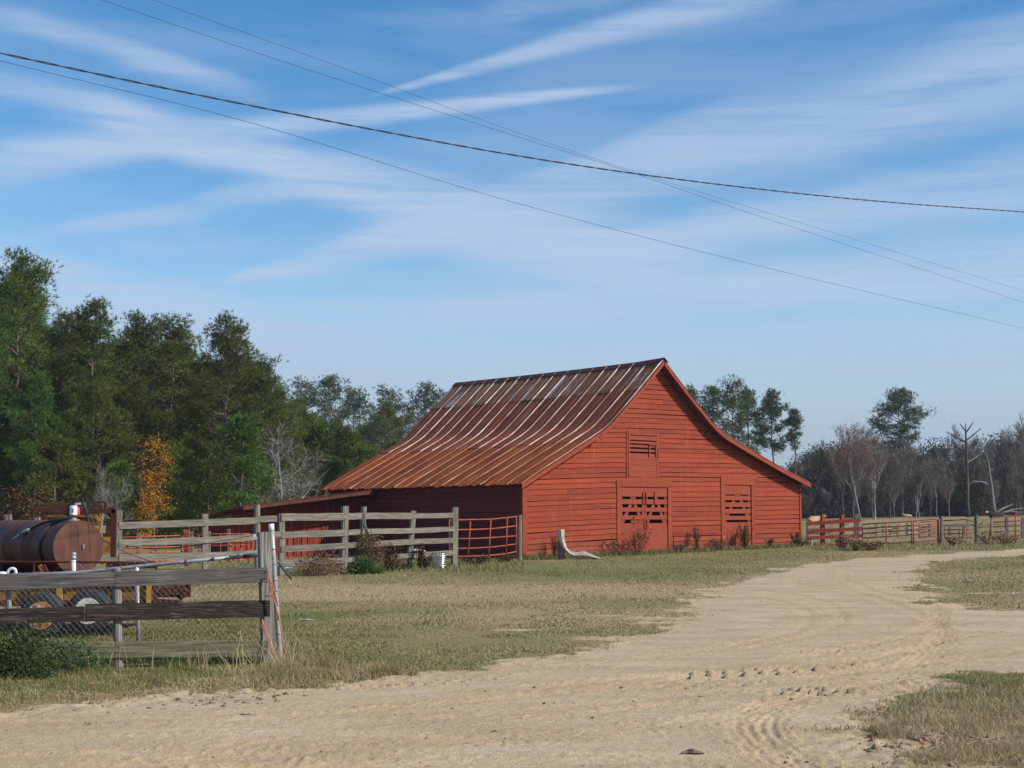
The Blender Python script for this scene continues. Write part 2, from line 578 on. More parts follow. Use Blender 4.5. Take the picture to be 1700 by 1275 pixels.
M['ink'] = noisy('black_ink', [(.3, (.02, .02, .03)), (.7, (.03, .03, .04))])
M['drift'] = noisy('bleached_bark_wood', [(.36, (.16, .12, .09)), (.5, (.42, .36, .29)), (.66, (.66, .61, .53))], (3, 3, 1.2), 4.5, 7, .9, .6, 0, nr=.75)
M['drift2'] = noisy('grey_driftwood', [(.3, (.24, .20, .16)), (.7, (.46, .40, .34))], (1, 7, 5), 2.4, 6, .9, .5)
M['bark'] = noisy('pine_bark', [(.3, (.075, .055, .045)), (.55, (.16, .115, .09)), (.75, (.25, .20, .165))], (4, 4, .8), 1.2, 5, .9, .3, .15)
M['greybark'] = noisy('pale_grey_bark', [(.3, (.12, .105, .098)), (.55, (.21, .19, .18)), (.75, (.36, .34, .32))], (2, 2, .7), .9, 5, .9, .1, .2)
M['whitebark'] = noisy('bleached_dead_wood', [(.3, (.16, .148, .14)), (.55, (.26, .245, .23)), (.75, (.40, .38, .36))], (2, 2, .7), .9, 5, .9, .1, .1)
M['darkbark'] = noisy('dark_grey_bark', [(.3, (.04, .033, .03)), (.7, (.10, .085, .078))], (2, 2, .7), .9, 5, .9, .1, .2)
M['cow_b'] = noisy('black_cow_hide', [(.3, (.012, .011, .011)), (.7, (.03, .027, .025))], (1, 1, 1), 3, 4, .7)
M['cow_t'] = noisy('tan_cow_hide', [(.3, (.42, .25, .13)), (.6, (.55, .36, .21)), (.75, (.68, .52, .36))], (1, 1, 1), 1.6, 4, .8)
M['cow_w'] = noisy('white_cow_hair', [(.3, (.7, .68, .64)), (.7, (.8, .78, .75))], (1, 1, 1), 3, 3, .8)
M['clod'] = noisy('dirt_clod', [(.3, (.12, .07, .045)), (.7, (.30, .2, .13))], (1, 1, 1), 9, 5, .95, .3)
M['needle'] = foliage('pine_needles', (.082, .112, .022), .22, .3)
M['needle_hazed'] = foliage('hazed_distant_needles', (.078, .104, .040), .2, .2)  # extra blue in the base colour paints in the haze of distance
M['leaf_dark'] = foliage('dark_evergreen_leaves', (.042, .062, .022), .2, .3)
M['leaf_bush'] = foliage('bush_leaves', (.055, .095, .03), .2, .1)
M['leaf_green'] = foliage('bright_green_leaves', (.07, .17, .03), .25, .1)
M['leaf_orange'] = foliage('orange_autumn_leaves', (.42, .19, .022), .25, .05)
M['leaf_red'] = foliage('dull_red_buds', (.24, .085, .06), .2, .1)
M['leaf_brown'] = foliage('dry_brown_leaves', (.20, .125, .075), .15, .2)
M['twig'] = foliage('grey_twigs', (.150, .118, .098), 0, .35)
M['twig_w'] = foliage('bleached_twigs', (.22, .20, .18), 0, .1)
M['grass'] = foliage('grass_blades', (1, 1, 1), .25, 0)


# ------------------------------------------------------------------ the ground: one sheet to the horizon
nrg = np.random.default_rng(11)
_lat = nrg.random((256, 256))


def vnoise(x, y):
    """smooth lattice noise 0..1"""
    xi, yi = np.floor(x).astype(int), np.floor(y).astype(int)
    fx, fy = x - xi, y - yi
    fx, fy = fx * fx * (3 - 2 * fx), fy * fy * (3 - 2 * fy)
    g = lambda a, b: _lat[a % 256, b % 256]
    return (g(xi, yi) * (1 - fx) + g(xi + 1, yi) * fx) * (1 - fy) + (g(xi, yi + 1) * (1 - fx) + g(xi + 1, yi + 1) * fx) * fy


def fbm(x, y, o=4):
    s, a, t = 0, .5, 0
    for i in range(o):
        s = s + a * vnoise(x * 2 ** i + 17 * i, y * 2 ** i + 5 * i)
        t += a
        a *= .5
    return s / t


def gpts(px):
    return np.array([tuple(G(*p))[:2] for p in px])


def poly_sd(x, y, P):
    """signed distance, inside positive"""
    d = np.full(x.shape, 1e9)
    ins = np.zeros(x.shape, bool)
    n = len(P)
    for i in range(n):
        a, b = P[i], P[(i + 1) % n]
        ab = b - a
        t = np.clip(((x - a[0]) * ab[0] + (y - a[1]) * ab[1]) / (ab @ ab + 1e-12), 0, 1)
        d = np.minimum(d, np.hypot(x - a[0] - t * ab[0], y - a[1] - t * ab[1]))
        c = ((a[1] > y) != (b[1] > y)) & (x < ab[0] * (y - a[1]) / (ab[1] if abs(ab[1]) > 1e-12 else 1e-12) + a[0])
        ins ^= c
    return np.where(ins, d, -d)


def line_dist(x, y, P):
    """distance to polyline, arc length and side"""
    d = np.full(x.shape, 1e9)
    s = np.zeros(x.shape)
    sg = np.ones(x.shape)
    acc = 0
    for a, b in zip(P[:-1], P[1:]):
        ab = b - a
        L = math.hypot(*ab)
        t = np.clip(((x - a[0]) * ab[0] + (y - a[1]) * ab[1]) / (L * L + 1e-12), 0, 1)
        dd = np.hypot(x - a[0] - t * ab[0], y - a[1] - t * ab[1])
        m = dd < d
        d = np.where(m, dd, d)
        s = np.where(m, acc + t * L, s)
        sg = np.where(m, np.sign(ab[0] * (y - a[1]) - ab[1] * (x - a[0])), sg)
        acc += L
    return d, s, sg


def smooth_line(P, n=8):
    """Catmull-Rom through points"""
    P = np.array(P, float)
    Q = np.vstack([2 * P[0] - P[1], P, 2 * P[-1] - P[-2]])
    out = []
    for i in range(1, len(Q) - 2):
        for t in np.linspace(0, 1, n, endpoint=False):
            a, b, c, d = Q[i - 1], Q[i], Q[i + 1], Q[i + 2]
            out.append(.5 * (2 * b + (c - a) * t + (2 * a - 5 * b + 4 * c - d) * t * t + (3 * b - a - 3 * c + d) * t ** 3))
    out.append(P[-1])
    return np.array(out)


SAND = gpts([(-500, 1222), (-200, 1205), (0, 1186), (200, 1165), (330, 1150), (450, 1140), (560, 1135), (700, 1118), (850, 1100),
             (960, 1080), (1040, 1055), (1100, 1025), (1150, 990), (1230, 960), (1330, 937), (1420, 928), (1480, 924), (1600, 917),
             (1700, 911), (1900, 904), (1900, 916), (1700, 921), (1640, 925), (1575, 934), (1530, 948), (1520, 972), (1560, 1000),
             (1640, 1012), (1720, 1014), (2000, 1016), (2000, 1105), (1700, 1120), (1640, 1124), (1570, 1132), (1510, 1160),
             (1470, 1190), (1450, 1215), (1480, 1250), (1530, 1295), (1600, 1450), (1600, 1900), (-900, 1900), (-900, 1300)])
TRACKS = [([(-60, 1205), (300, 1190), (700, 1160), (1100, 1120), (1400, 1078), (1545, 1040), (1540, 1005), (1450, 982), (1400, 960)], .13, .030),
          ([(-60, 1216), (300, 1201), (700, 1172), (1100, 1131), (1420, 1092), (1640, 1050)], .10, .02),
          ([(-60, 1243), (400, 1217), (800, 1187), (1150, 1152), (1450, 1112), (1750, 1072)], .14, .03),
          ([(-60, 1262), (400, 1236), (800, 1204), (1150, 1166)], .08, .02),
          ([(-60, 1290), (500, 1249), (900, 1222), (1200, 1192), (1330, 1160), (1500, 1120), (1570, 1060)], .15, .032),
          ([(1420, 1330), (1330, 1275), (1262, 1240), (1232, 1205), (1245, 1180), (1330, 1158), (1480, 1132)], .12, .03),
          ([(1480, 1330), (1400, 1290), (1305, 1246), (1272, 1212), (1280, 1190)], .10, .022),
          ([(1180, 985), (1290, 998), (1342, 1022), (1310, 1050), (1150, 1082), (900, 1108), (600, 1140)], .11, .025),
          ([(1230, 975), (1340, 992), (1395, 1018), (1370, 1048), (1250, 1075)], .10, .02),
          ([(1300, 965), (1420, 985), (1500, 1010), (1560, 1040), (1540, 1070), (1430, 1096), (1250, 1120), (1000, 1148)], .12, .03),
          ([(1340, 945), (1480, 965), (1560, 990), (1700, 1010)], .12, .02),
          ([(1380, 940), (1500, 930), (1700, 917)], .15, .02),
          ([(200, 1290), (700, 1268), (1000, 1262), (1200, 1280)], .12, .03)]
TRACKS = [(gpts(smooth_line(p)), w, d) for p, w, d in TRACKS]
LUGS = [(gpts(smooth_line(p)), w, d, s) for p, w, d, s in (
    ([(1125, 1124), (1240, 1117), (1340, 1111), (1440, 1104)], .26, .075, .31),
    ([(1120, 1142), (1200, 1137), (1260, 1133)], .2, .045, .2),
    ([(1330, 1083), (1460, 1074), (1560, 1066)], .2, .045, .2),
    ([(1290, 1150), (1420, 1146), (1500, 1138)], .24, .06, .3),
    ([(560, 1143), (800, 1127), (1000, 1105)], .16, .035, .2))]


def surf(x, y, relief=True):
    """sand share, greenness, fresh-sand tint and relief at world points"""
    near = (np.hypot(x, y) < 130)
    sd = np.full(x.shape, -9.0)
    sd[near] = poly_sd(x[near], y[near], SAND)
    sand = sstep(-.55, .65, sd + (fbm(x * 1.1, y * 1.1, 4) - .5) * 2.0 + (fbm(x * 5, y * 5, 3) - .5) * .7)
    green = .46 + (fbm(x * .3 + 9, y * .22, 4) - .5) * 1.0
    for px, py, rx, ry, k in GREENS:
        c = G(px, py)
        green = green + k * np.exp(-((x - c.x) / rx) ** 2 - ((y - c.y) / ry) ** 2)
    bare = np.zeros(x.shape)
    for px, py, rx, ry, k in BARES:
        c = G(px, py)
        bare = np.maximum(bare, k * np.exp(-((x - c.x) / rx) ** 2 - ((y - c.y) / ry) ** 2))
    sand = np.maximum(sand, sstep(.35, .8, bare + (fbm(x * 1.3, y * 1.3) - .5) * .8))
    tint = np.zeros(x.shape)
    h = np.zeros(x.shape)
    if relief:
        m = (np.hypot(x, y) < 60)
        xs, ys = x[m], y[m]
        hh = np.zeros(xs.shape)
        tt = np.zeros(xs.shape)
        lump = fbm(xs * 7, ys * 7, 3)
        fine = fbm(xs * 22, ys * 22, 3)
        for P, w, d in TRACKS:
            q, s, _ = line_dist(xs, ys, P)
            brk = .45 + .9 * vnoise(s * .7 + w * 100, s * 0 + d * 900)
            q = q + (lump - .5) * w * .7
            hh -= d * .30 * brk * np.exp(-(q / w) ** 2)
            hh += d * .9 * brk * np.exp(-((q - 1.6 * w) / (.7 * w)) ** 2) * np.clip(fine - .40, 0, 1) * 1.0
            tt = np.maximum(tt, brk * np.exp(-((q - 1.2 * w) / (1.3 * w)) ** 2) * (.55 + .45 * np.cos(q * 2 * math.pi / .085)))
            hh += .006 * np.cos(q * 2 * math.pi / .085) * brk * np.exp(-(q / (1.6 * w)) ** 2)
        for P, w, d, per in LUGS:
            q, s, sg = line_dist(xs, ys, P)
            ph = (s + sg * q * .8) / per
            saw = ph - np.floor(ph)
            tooth = np.clip(1 - saw / .55, 0, 1)
            hh += d * .8 * (tooth - .3) * np.exp(-(q / w) ** 4) * (.6 + .8 * lump)
        hh += (lump - .5) * .007 + (fine - .5) * .006
        big = fbm(xs * .8, ys * .8, 3)
        hh += (big - .5) * .018
        # churned clods at the grass edges
        e = np.exp(-((sd[m] - .1) / .35) ** 2)
        hh += e * (fbm(xs * 9, ys * 9, 3) - .45) * .06
        fade = sstep(58, 35, np.hypot(xs, ys))
        h[m] = hh * fade
        tint[m] = tt
    return sand, np.clip(green, 0, 1), np.clip(tint, 0, 1), h, sd


GREENS = [(700, 938, 7, 2.2, .35), (1130, 915, 6, 1.2, .4), (700, 1060, 4, 1.4, .12), (900, 1045, 3, 1.2, .10), (260, 1100, 2.6, .9, .6),
          (560, 1085, .9, .6, .25), (300, 1010, 3, 3, .3), (760, 985, 7, 3, -.45), (560, 1030, 1, .8, -.3), (1560, 960, 5, 5, -.15),
          (1640, 1130, .8, .6, .35), (520, 1120, 1, .5, -.5), (430, 1110, .7, .5, -.4), (1020, 950, 6, 2, .1), (1600, 1205, 2.2, 2.2, -.4), (1700, 1240, 2, 2, -.3)]
BARES = [(860, 1046, .55, .16, 1), (930, 1043, .4, .12, .9), (1010, 1022, .5, .15, .8), (1660, 985, 1.6, .5, .75), (1600, 1003, 1.2, .3, .7), (1590, 955, 3.5, 1.6, .42), (1690, 940, 4, 1.0, .3), (1560, 985, 2, 1, .5)]


def build_ground():
    ang = np.concatenate([np.arange(-.41, .41, .0016), np.linspace(.41, 2 * math.pi - .41, 64)[:-1]])
    rad = np.concatenate([np.linspace(1.2, 8.3, 14)[:-1], np.exp(np.arange(math.log(8.3), math.log(34), .0034)),
                          np.exp(np.arange(math.log(34), math.log(7000), .05))])
    A, Rr = np.meshgrid(ang, rad)
    x, y = (np.sin(A) * Rr).ravel(), (np.cos(A) * Rr).ravel()
    sand, green, tint, h, _ = surf(x, y)
    z = H(x, y) + h
    na, nr = len(ang), len(rad)
    v = np.stack([x, y, z], 1)
    i = np.arange(nr - 1)[:, None] * na + np.arange(na)[None]
    j = np.arange(nr - 1)[:, None] * na + (np.arange(na)[None] + 1) % na
    q = np.stack([i, i + na, j + na, j], -1).reshape(-1, 4)
    v = np.vstack([v, [[0, 0, 0]]])
    me = bpy.data.meshes.new('ground')
    faces = q
    me.vertices.add(len(v))
    me.vertices.foreach_set('co', v.astype(np.float32).ravel())
    c = len(v) - 1
    fan = np.stack([np.full(na, c), np.arange(na), (np.arange(na) + 1) % na], 1)
    nl = faces.size + fan.size
    me.loops.add(nl)
    me.loops.foreach_set('vertex_index', np.concatenate([faces.ravel(), fan.ravel()]).astype(np.int32))
    me.polygons.add(len(faces) + na)
    me.polygons.foreach_set('loop_start', np.concatenate([np.arange(len(faces)) * 4, faces.size + np.arange(na) * 3]).astype(np.int32))
    me.polygons.foreach_set('use_smooth', np.ones(len(faces) + na, bool))
    a = me.attributes.new('surf', 'FLOAT_COLOR', 'POINT')
    c4 = np.ones((len(v), 4), np.float32)
    c4[:-1, 0], c4[:-1, 1], c4[:-1, 2] = sand, green, tint
    a.data.foreach_set('color', c4.ravel())
    me.update(calc_edges=True)
    # material
    m, t, bs = new_mat('sandy_ground_and_grass')
    at = t.n.new('ShaderNodeAttribute')
    at.attribute_name = 'surf'
    sp = t.n.new('ShaderNodeSeparateColor')
    t.l.new(at.outputs['Color'], sp.inputs[0])
    tc = t.n.new('ShaderNodeTexCoord')
    co = tc.outputs['Object']
    n1 = t.noise(t.mapping(co, (.5, 1.1, 1), (0, 0, R(-14))), 1.2, 6, .62, .4)
    n2 = t.noise(co, 9, 5, .65)
    n3 = t.noise(co, 45, 4, .7)
    n4 = t.noise(co, .35, 4, .55)
    st = t.noise(t.mapping(co, (.5, 5, 1), (0, 0, R(-14))), 2.2, 5, .6, .5)
    sandc = t.ramp(n1, [(.3, (.38, .28, .175)), (.5, (.47, .352, .215)), (.68, (.54, .42, .28))])
    sandc = t.mix(t.smooth(st, .48, .66, 0, .6), sandc, (.385, .305, .215))
    sandc = t.mix(t.math('MULTIPLY', sp.outputs[2], t.smooth(n2, .3, .7, .15, .8)), sandc, (.46, .30, .145))
    sandc = t.mix(t.smooth(n3, .60, .74, 0, .45), sandc, (.24, .165, .10))
    sandc = t.mix(t.smooth(n3, .42, .30, 0, .35), sandc, (.66, .54, .38))
    # the lawn
    g = t.math('ADD', sp.outputs[1], t.math('MULTIPLY', t.math('SUBTRACT', n2, .5), .7))
    g = t.math('ADD', g, t.math('MULTIPLY', t.math('SUBTRACT', n3, .5), .5))
    lawn = t.ramp(g, [(.12, (.36, .265, .15)), (.4, (.265, .205, .10)), (.66, (.18, .165, .062)), (.95, (.105, .135, .036))])
    lawn = t.mix(t.smooth(n3, .58, .74, 0, .45), lawn, (.085, .072, .036))
    lawn = t.mix(t.smooth(n3, .42, .28, 0, .6), lawn, (.42, .34, .19))
    edge = t.math('ADD', sp.outputs[0], t.math('MULTIPLY', t.math('SUBTRACT', n2, .5), .9))
    edge = t.smooth(edge, .38, .62)
    c = t.mix(edge, lawn, sandc)
    t.l.new(c, bs.inputs['Base Color'])
    bs.inputs['Roughness'].default_value = .95
    bs.inputs['Specular IOR Level'].default_value = .1
    hgt = t.math('ADD', t.math('MULTIPLY', n3, .5), n2)
    b = t.n.new('ShaderNodeBump')
    b.inputs['Strength'].default_value = .8
    b.inputs['Distance'].default_value = .03
    t.l.new(hgt, b.inputs['Height'])
    t.l.new(b.outputs[0], bs.inputs['Normal'])
    me.materials.append(m)
    o = link_mesh('ground', me)
    tag(o, 'sandy dirt yard and mown grass', kind='structure')


build_ground()

# ------------------------------------------------------------------ the barn
TH = .698
BU, BR = Vector((math.cos(TH), math.sin(TH), 0)), Vector((-math.sin(TH), math.cos(TH), 0))
OH = .40                                             # gable overhang
BO = Vector((5.84, 55.2, 0)) + BR * OH               # foot of the gable wall under the ridge
BARN = thing('barn', 'large red plank barn with a flared rusty tin roof beside the dirt yard', 'barn', tuple(BO), TH)


def BW(u, v, z):
    return BO + BU * u + BR * v + Vector((0, 0, z))


def FP(px, py):
    """(u, z) on the gable wall at photo pixel"""
    d = pix_dir(px, py)
    e = Vector((0, 0, EYE))
    k = (BO - e).dot(BR) / d.dot(BR)
    q = e + d * k - BO
    return q.dot(BU), q.z


UL, UR = -6.84, 8.55
VB = 12.3                                            # back wall
V0, V1 = -OH, 12.65                                  # roof ends


def bez(p0, p1, p2, n):
    out = []
    for i in range(n + 1):
        t = i / n
        out.append(tuple((1 - t) ** 2 * a + 2 * t * (1 - t) * b + t * t * c for a, b, c in zip(p0, p1, p2)))
    return out


RL_A = [(-.02, 7.53), (-.6, 6.99), (-1.25, 6.40)]
RL_B = [(-1.25, 6.40), (-2.1, 5.64)] + bez((-2.6, 5.20), (-2.97, 4.87), (-3.4, 4.65), 6) + [(-4.05, 4.317)]
RL_C = [(-4.05, 4.317), (-5.0, 3.83), (-6.2, 3.216), (-7.17, 2.72)]
RR_A = [(.02, 7.53), (.7, 6.93), (1.4, 6.33)]
RR_B = [(1.4, 6.33), (2.1, 5.77)] + bez((2.6, 5.36), (3.1, 4.98), (3.7, 4.72), 6) + [(4.3, 4.5)]
RR_C = [(4.3, 4.5), (5.5, 4.06), (7.2, 3.46), (8.75, 2.96)]
LEFT, RIGHT = RL_A + RL_B[1:] + RL_C[1:], RR_A + RR_B[1:] + RR_C[1:]


def roof_z(u):
    P = LEFT if u < 0 else RIGHT
    u_, z_ = [abs(p[0]) for p in P], [p[1] for p in P]
    return float(np.interp(abs(u), u_, z_))


def wall_top(u):
    return roof_z(u) - .17


def dz_board(u):
    """the old sill has sagged: boards run up towards the middle"""
    return .036 * min(u + 1, 0) + .012 * max(u + 1, 0)


def clip_u(z, side):
    """u where a board line of height z meets the wall edge or the roof slope"""
    u = 0.0
    lim = UL if side < 0 else UR
    step = .02 * side
    if wall_top(0) < z + dz_board(0):
        return None
    while (u > lim if side < 0 else u < lim):
        if wall_top(u) < z + dz_board(u):
            break
        u += step
    return max(u, lim) if side < 0 else min(u, lim)


def prect(x0, y0, x1, y1):
    """facade rectangle from photo corners"""
    a, b, c, d = FP(x0, y0), FP(x1, y0), FP(x0, y1), FP(x1, y1)
    return (a[0] + c[0]) / 2, (b[0] + d[0]) / 2, (c[1] + d[1]) / 2, (a[1] + b[1]) / 2     # u0,u1,z0,z1


def base_z(u, v=0):
    p = BW(u, v, 0)
    return gz(p.x, p.y)


DOOR = prect(1024.5, 799, 1112, 912)
SMALL = prect(1197.5, 798, 1249, 908)
LOFT = prect(1042, 717, 1092, 793)
HOLES = [DOOR, SMALL, LOFT]


def build_siding():
    r = random.Random(3)
    z = -.5
    while z < 7.4:
        hgt = r.uniform(.165, .205)
        zt = z + hgt - r.choice((.007, .010, .013, .018, .026))
        ends = [clip_u(z, -1), clip_u(z, 1), clip_u(zt, -1), clip_u(zt, 1)]
        if ends[0] is None:
            break
        if ends[2] is None:
            ends[2] = ends[3] = 0
        uL, uR = ends[0], ends[1]
        segs = [(uL, uR)]
        for (a, b, z0, z1) in HOLES:
            mid = dz_board((a + b) / 2)
            if z0 - .02 < (z + zt) / 2 + mid < z1 + .02:
                ns = []
                for s in segs:
                    if b <= s[0] or a >= s[1]:
                        ns.append(s)
                    else:
                        if a - s[0] > .05:
                            ns.append((s[0], a))
                        if s[1] - b > .05:
                            ns.append((b, s[1]))
                segs = ns
        cuts = []
        for a, b in segs:
            L = b - a
            if L > 3.4 and r.random() < .85:
                k = a + L * r.uniform(.3, .7)
                if L > 8:
                    k2 = a + L * r.uniform(.2, .4)
                    k = a + L * r.uniform(.55, .8)
                    cuts += [(a, k2), (k2, k), (k, b)]
                else:
                    cuts += [(a, k), (k, b)]
            else:
                cuts.append((a, b))
        for a, b in cuts:
            if b - a < .06:
                continue
            mb = MB()
            e0, e1 = r.uniform(-.010, .010), r.uniform(-.010, .010)
            lift = r.uniform(0, .012)
            n = max(2, int((b - a) / .9))
            us_b = [a + .003 + (b - a - .006) * i / n for i in range(n + 1)]
            at0, at1 = (ends[2] if a == uL else a + .003), (ends[3] if b == uR else b - .003)
            us_t = [at0 + (at1 - at0) * i / n for i in range(n + 1)]
            pts = []
            for i in range(n + 1):
                k = i / n
                e = e0 + (e1 - e0) * k
                w1, w2 = r.uniform(-.005, .005), r.uniform(-.004, .004)
                ub, ut = us_b[i], us_t[i]
                zb, ztt = z + dz_board(ub) + e + w1, zt + dz_board(ut) + e + w2
                pts += [(ub, -.034 - lift, zb), (ut, -.016 - lift * .3, ztt), (ut, .006, ztt), (ub, .004, zb)]
            fs = []
            for i in range(n):
                o = 4 * i
                for q in range(4):
                    fs.append((o + q, o + 4 + q, o + 4 + (q + 1) % 4, o + (q + 1) % 4))
            fs += [(0, 1, 2, 3), (4 * n + 3, 4 * n + 2, 4 * n + 1, 4 * n)]
            mb.add(pts, fs)
            mb.build('siding_board', M['siding'], BARN, local=True)
        z += hgt


def build_walls():
    r = random.Random(5)
    # left eave wall, boards of a darker red than the gable, running back from the corner
    z = -.35
    while z < 2.75:
        hgt = r.uniform(.17, .2)
        k = r.uniform(4, 8)
        for a, b in ((.02, k), (k + .006, VB)):
            mb = MB()
            e = r.uniform(-.008, .008)
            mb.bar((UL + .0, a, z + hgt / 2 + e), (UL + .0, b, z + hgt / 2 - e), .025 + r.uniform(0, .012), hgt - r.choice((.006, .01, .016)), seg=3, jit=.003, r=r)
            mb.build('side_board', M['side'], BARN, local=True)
        z += hgt
    mb = MB()
    mb.box((UR - .02, VB / 2, 1.2), (.04, VB - .06, 3.5))
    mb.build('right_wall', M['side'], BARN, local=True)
    mb = MB()
    P = [(UL + .05, -.4)] + [(u, wall_top(u)) for u in (-6.8, -5, -3.6, -2.4, -1.2, 0, 1.2, 2.6, 3.7, 6, 8.4)] + [(UR - .05, -.4)]
    mb.hexa([(u, VB, z) for u, z in P], [(u, VB - .04, z) for u, z in P])
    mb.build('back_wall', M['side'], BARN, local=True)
    mb = MB()                                                       # inner floor of trodden earth, straw and stalls seen through the doors
    mb.box((3.4, 5, .75), (.08, 7.5, 1.5))
    mb.box((-1.5, 5, .75), (.08, 7.5, 1.5))
    mb.build('stall_partition', M['side'], BARN, local=True)
    # corner boards, rakes
    for u, w, nm in ((UL + .085, .2, 'corner_board'), (UR - .07, .1, 'corner_board')):
        mb = MB()
        mb.bar((u, -.05, -.4), (u, -.05, wall_top(u) - .02), .028, w, up=(1, 0, 0), seg=3, jit=.004, r=r)
        mb.build(nm, M['trim'], BARN, local=True)
    mb = MB()
    mb.bar((UL - .03, .06, -.4), (UL - .03, .06, 2.6), .16, .028, up=(1, 0, 0))
    mb.build('corner_board', M['side'], BARN, local=True)
    for P, sgn in ((LEFT, -1), (RIGHT, 1)):
        k = next(i for i, p in enumerate(P) if abs(p[0]) > 2.9)
        for seg in (P[:k + 1], P[k:]):
            mb = MB()
            for i in range(len(seg) - 1):
                (u0, z0), (u1, z1) = seg[i], seg[i + 1]
                hh = .16
                mb.hexa([(u0, V0 - .015, z0 - .03 - hh), (u1, V0 - .015, z1 - .03 - hh), (u1, V0 - .015, z1 - .03), (u0, V0 - .015, z0 - .03)],
                        [(u0, V0 + .012, z0 - .03 - hh), (u1, V0 + .012, z1 - .03 - hh), (u1, V0 + .012, z1 - .03), (u0, V0 + .012, z0 - .03)])
            mb.build('rake_board', M['trim'], BARN, local=True)
    # broken end of the upper rake at the left knee
    mb = MB()
    mb.bar((-3.25, V0 - .03, 4.62), (-3.42, V0 - .03, 4.42), .03, .10)
    mb.build('rake_scrap', M['trim'], BARN, local=True)
    # roof deck seen from below, rafters tails under the eave
    for P, nm in ((LEFT, 'roof_deck'), (RIGHT, 'roof_deck')):
        mb = MB()
        for i in range(len(P) - 1):
            (u0, z0), (u1, z1) = P[i], P[i + 1]
            f = .985
            mb.hexa([(u0 * f, V0 + .02, z0 - .05), (u1 * f, V0 + .02, z1 - .05), (u1 * f, V1 - .03, z1 - .05), (u0 * f, V1 - .03, z0 - .05)],
                    [(u0 * f, V0 + .02, z0 - .024), (u1 * f, V0 + .02, z1 - .024), (u1 * f, V1 - .03, z1 - .024), (u0 * f, V1 - .03, z0 - .024)])
        mb.build(nm, M['deck'], BARN, local=True)
    for i in range(14):
        v = .1 + i * .93
        mb = MB()
        mb.bar((-7.05, v, roof_z(-7.05) - .12), (-5.4, v, roof_z(-5.4) - .12), .05, .12)
        mb.build('rafter', M['deck'], BARN, local=True)


def sheet(path, va, vb, lift, mats, r, eave=False, bend=0.):
    """one v-crimp tin sheet: ribs along the slope at both edges and the middle"""
    w = vb - va
    ys = [(0, 0), (.018, 0), (.038, .03), (.058, 0), (.085, 0), (.105, .022), (.125, 0), (w * .5 - .03, 0), (w * .5, .016), (w * .5 + .03, 0), (w * .8, 0), (w + .02, 0)]
    rib = [0, 1, 1, 0, 0, 0, 0, 0, 0, 0, 0]
    pts, fs, mi = [], [], []
    n = len(path)
    for i, (u, z) in enumerate(path):
        a = path[max(i - 1, 0)]
        b = path[min(i + 1, n - 1)]
        t = Vector((b[0] - a[0], 0, b[1] - a[1])).normalized()
        nn = Vector((-t.z, 0, t.x))
        if nn.z < 0:
            nn = -nn
        for (y, hgt) in ys:
            q = Vector((u, va + y, z)) + nn * (hgt + lift + r.uniform(-.004, .004))
            if eave and i == n - 1:
                q += t * r.uniform(-.05, .06) + nn * (r.uniform(-.03, .01) - bend * abs(math.sin(y * 5.2 + va * 3)))
                q += t * (-.03 * math.cos(2 * math.pi * y / w))
            if eave and i == n - 2:
                q += nn * r.uniform(-.006, .012)
            pts.append(q)
    k = len(ys)
    for i in range(n - 1):
        for j in range(k - 1):
            fs.append((i * k + j, i * k + j + 1, (i + 1) * k + j + 1, (i + 1) * k + j))
            mi.append(rib[j])
    mb = MB()
    mb.v, mb.f, mb.m = pts, fs, mi
    mb.build('roof_sheet', mats, BARN, local=True)


def dense(path, step):
    out = [path[0]]
    for a, b in zip(path[:-1], path[1:]):
        L = math.dist(a, b)
        n = max(1, int(L / step))
        out += [tuple(a[i] + (b[i] - a[i]) * k / n for i in (0, 1)) for k in range(1, n + 1)]
    return out


def sag(path, v, amp):
    s = amp * math.sin(math.pi * (v - V0) / (V1 - V0))
    return [(u, z - s) for u, z in path]


def build_roof():
    r = random.Random(9)
    N = 17
    w = (V1 - V0) / N
    for side, (A, B, C) in enumerate(((RL_A, RL_B, RL_C), (RR_A, RR_B, RR_C))):
        for i in range(N):
            va, vb = V0 + i * w, V0 + (i + 1) * w
            for path, lift, key, e in ((A, .016, 'a', 0), (B, .008, 'b', 0), (C, 0, 'c', 1)):
                p = list(path)
                if key != 'c':                                     # lap over the course below
                    (u0, z0), (u1, z1) = p[-2], p[-1]
                    L = math.dist(p[-2], p[-1])
                    p[-1] = (u1 + (u1 - u0) / L * r.uniform(.06, .13), z1 + (z1 - z0) / L * .09)
                p = sag(dense(p, .5), va, .03)
                sheet(p, va, vb, lift + (i % 2) * .004 + .004, [M['rust_' + key], M['rib_' + key]], r, e and side == 0, .05 if i > N - 5 else .015)
    for s in (-1, 1):
        mb = MB()
        for i in range(8):
            va, vb = V0 - .03 + i * (V1 - V0 + .06) / 8, V0 - .03 + (i + 1) * (V1 - V0 + .06) / 8
            j0, j1 = [.03 * math.sin(math.pi * (v - V0) / (V1 - V0)) - (.05 if (v < .3) else 0) for v in (va, vb)]
            mb.hexa([(0, va, 7.585 - j0), (s * .2, va, 7.41 - j0), (s * .2, vb, 7.41 - j1), (0, vb, 7.585 - j1)],
                    [(0, va, 7.600 - j0), (s * .21, va, 7.422 - j0), (s * .21, vb, 7.422 - j1), (0, vb, 7.600 - j1)])
        mb.build('ridge_cap', M['ridge'], BARN, local=True)


def fbox(parent, name, mat, u0, u1, z0, z1, v0, v1, smooth=False):
    """board lying against the gable wall, v0 front"""
    mb = MB()
    mb.hexa([(u0, v0, z0), (u1, v0, z0), (u1, v0, z1), (u0, v0, z1)], [(u0, v1, z0), (u1, v1, z0), (u1, v1, z1), (u0, v1, z1)])
    return mb.build(name, mat, parent, local=True)


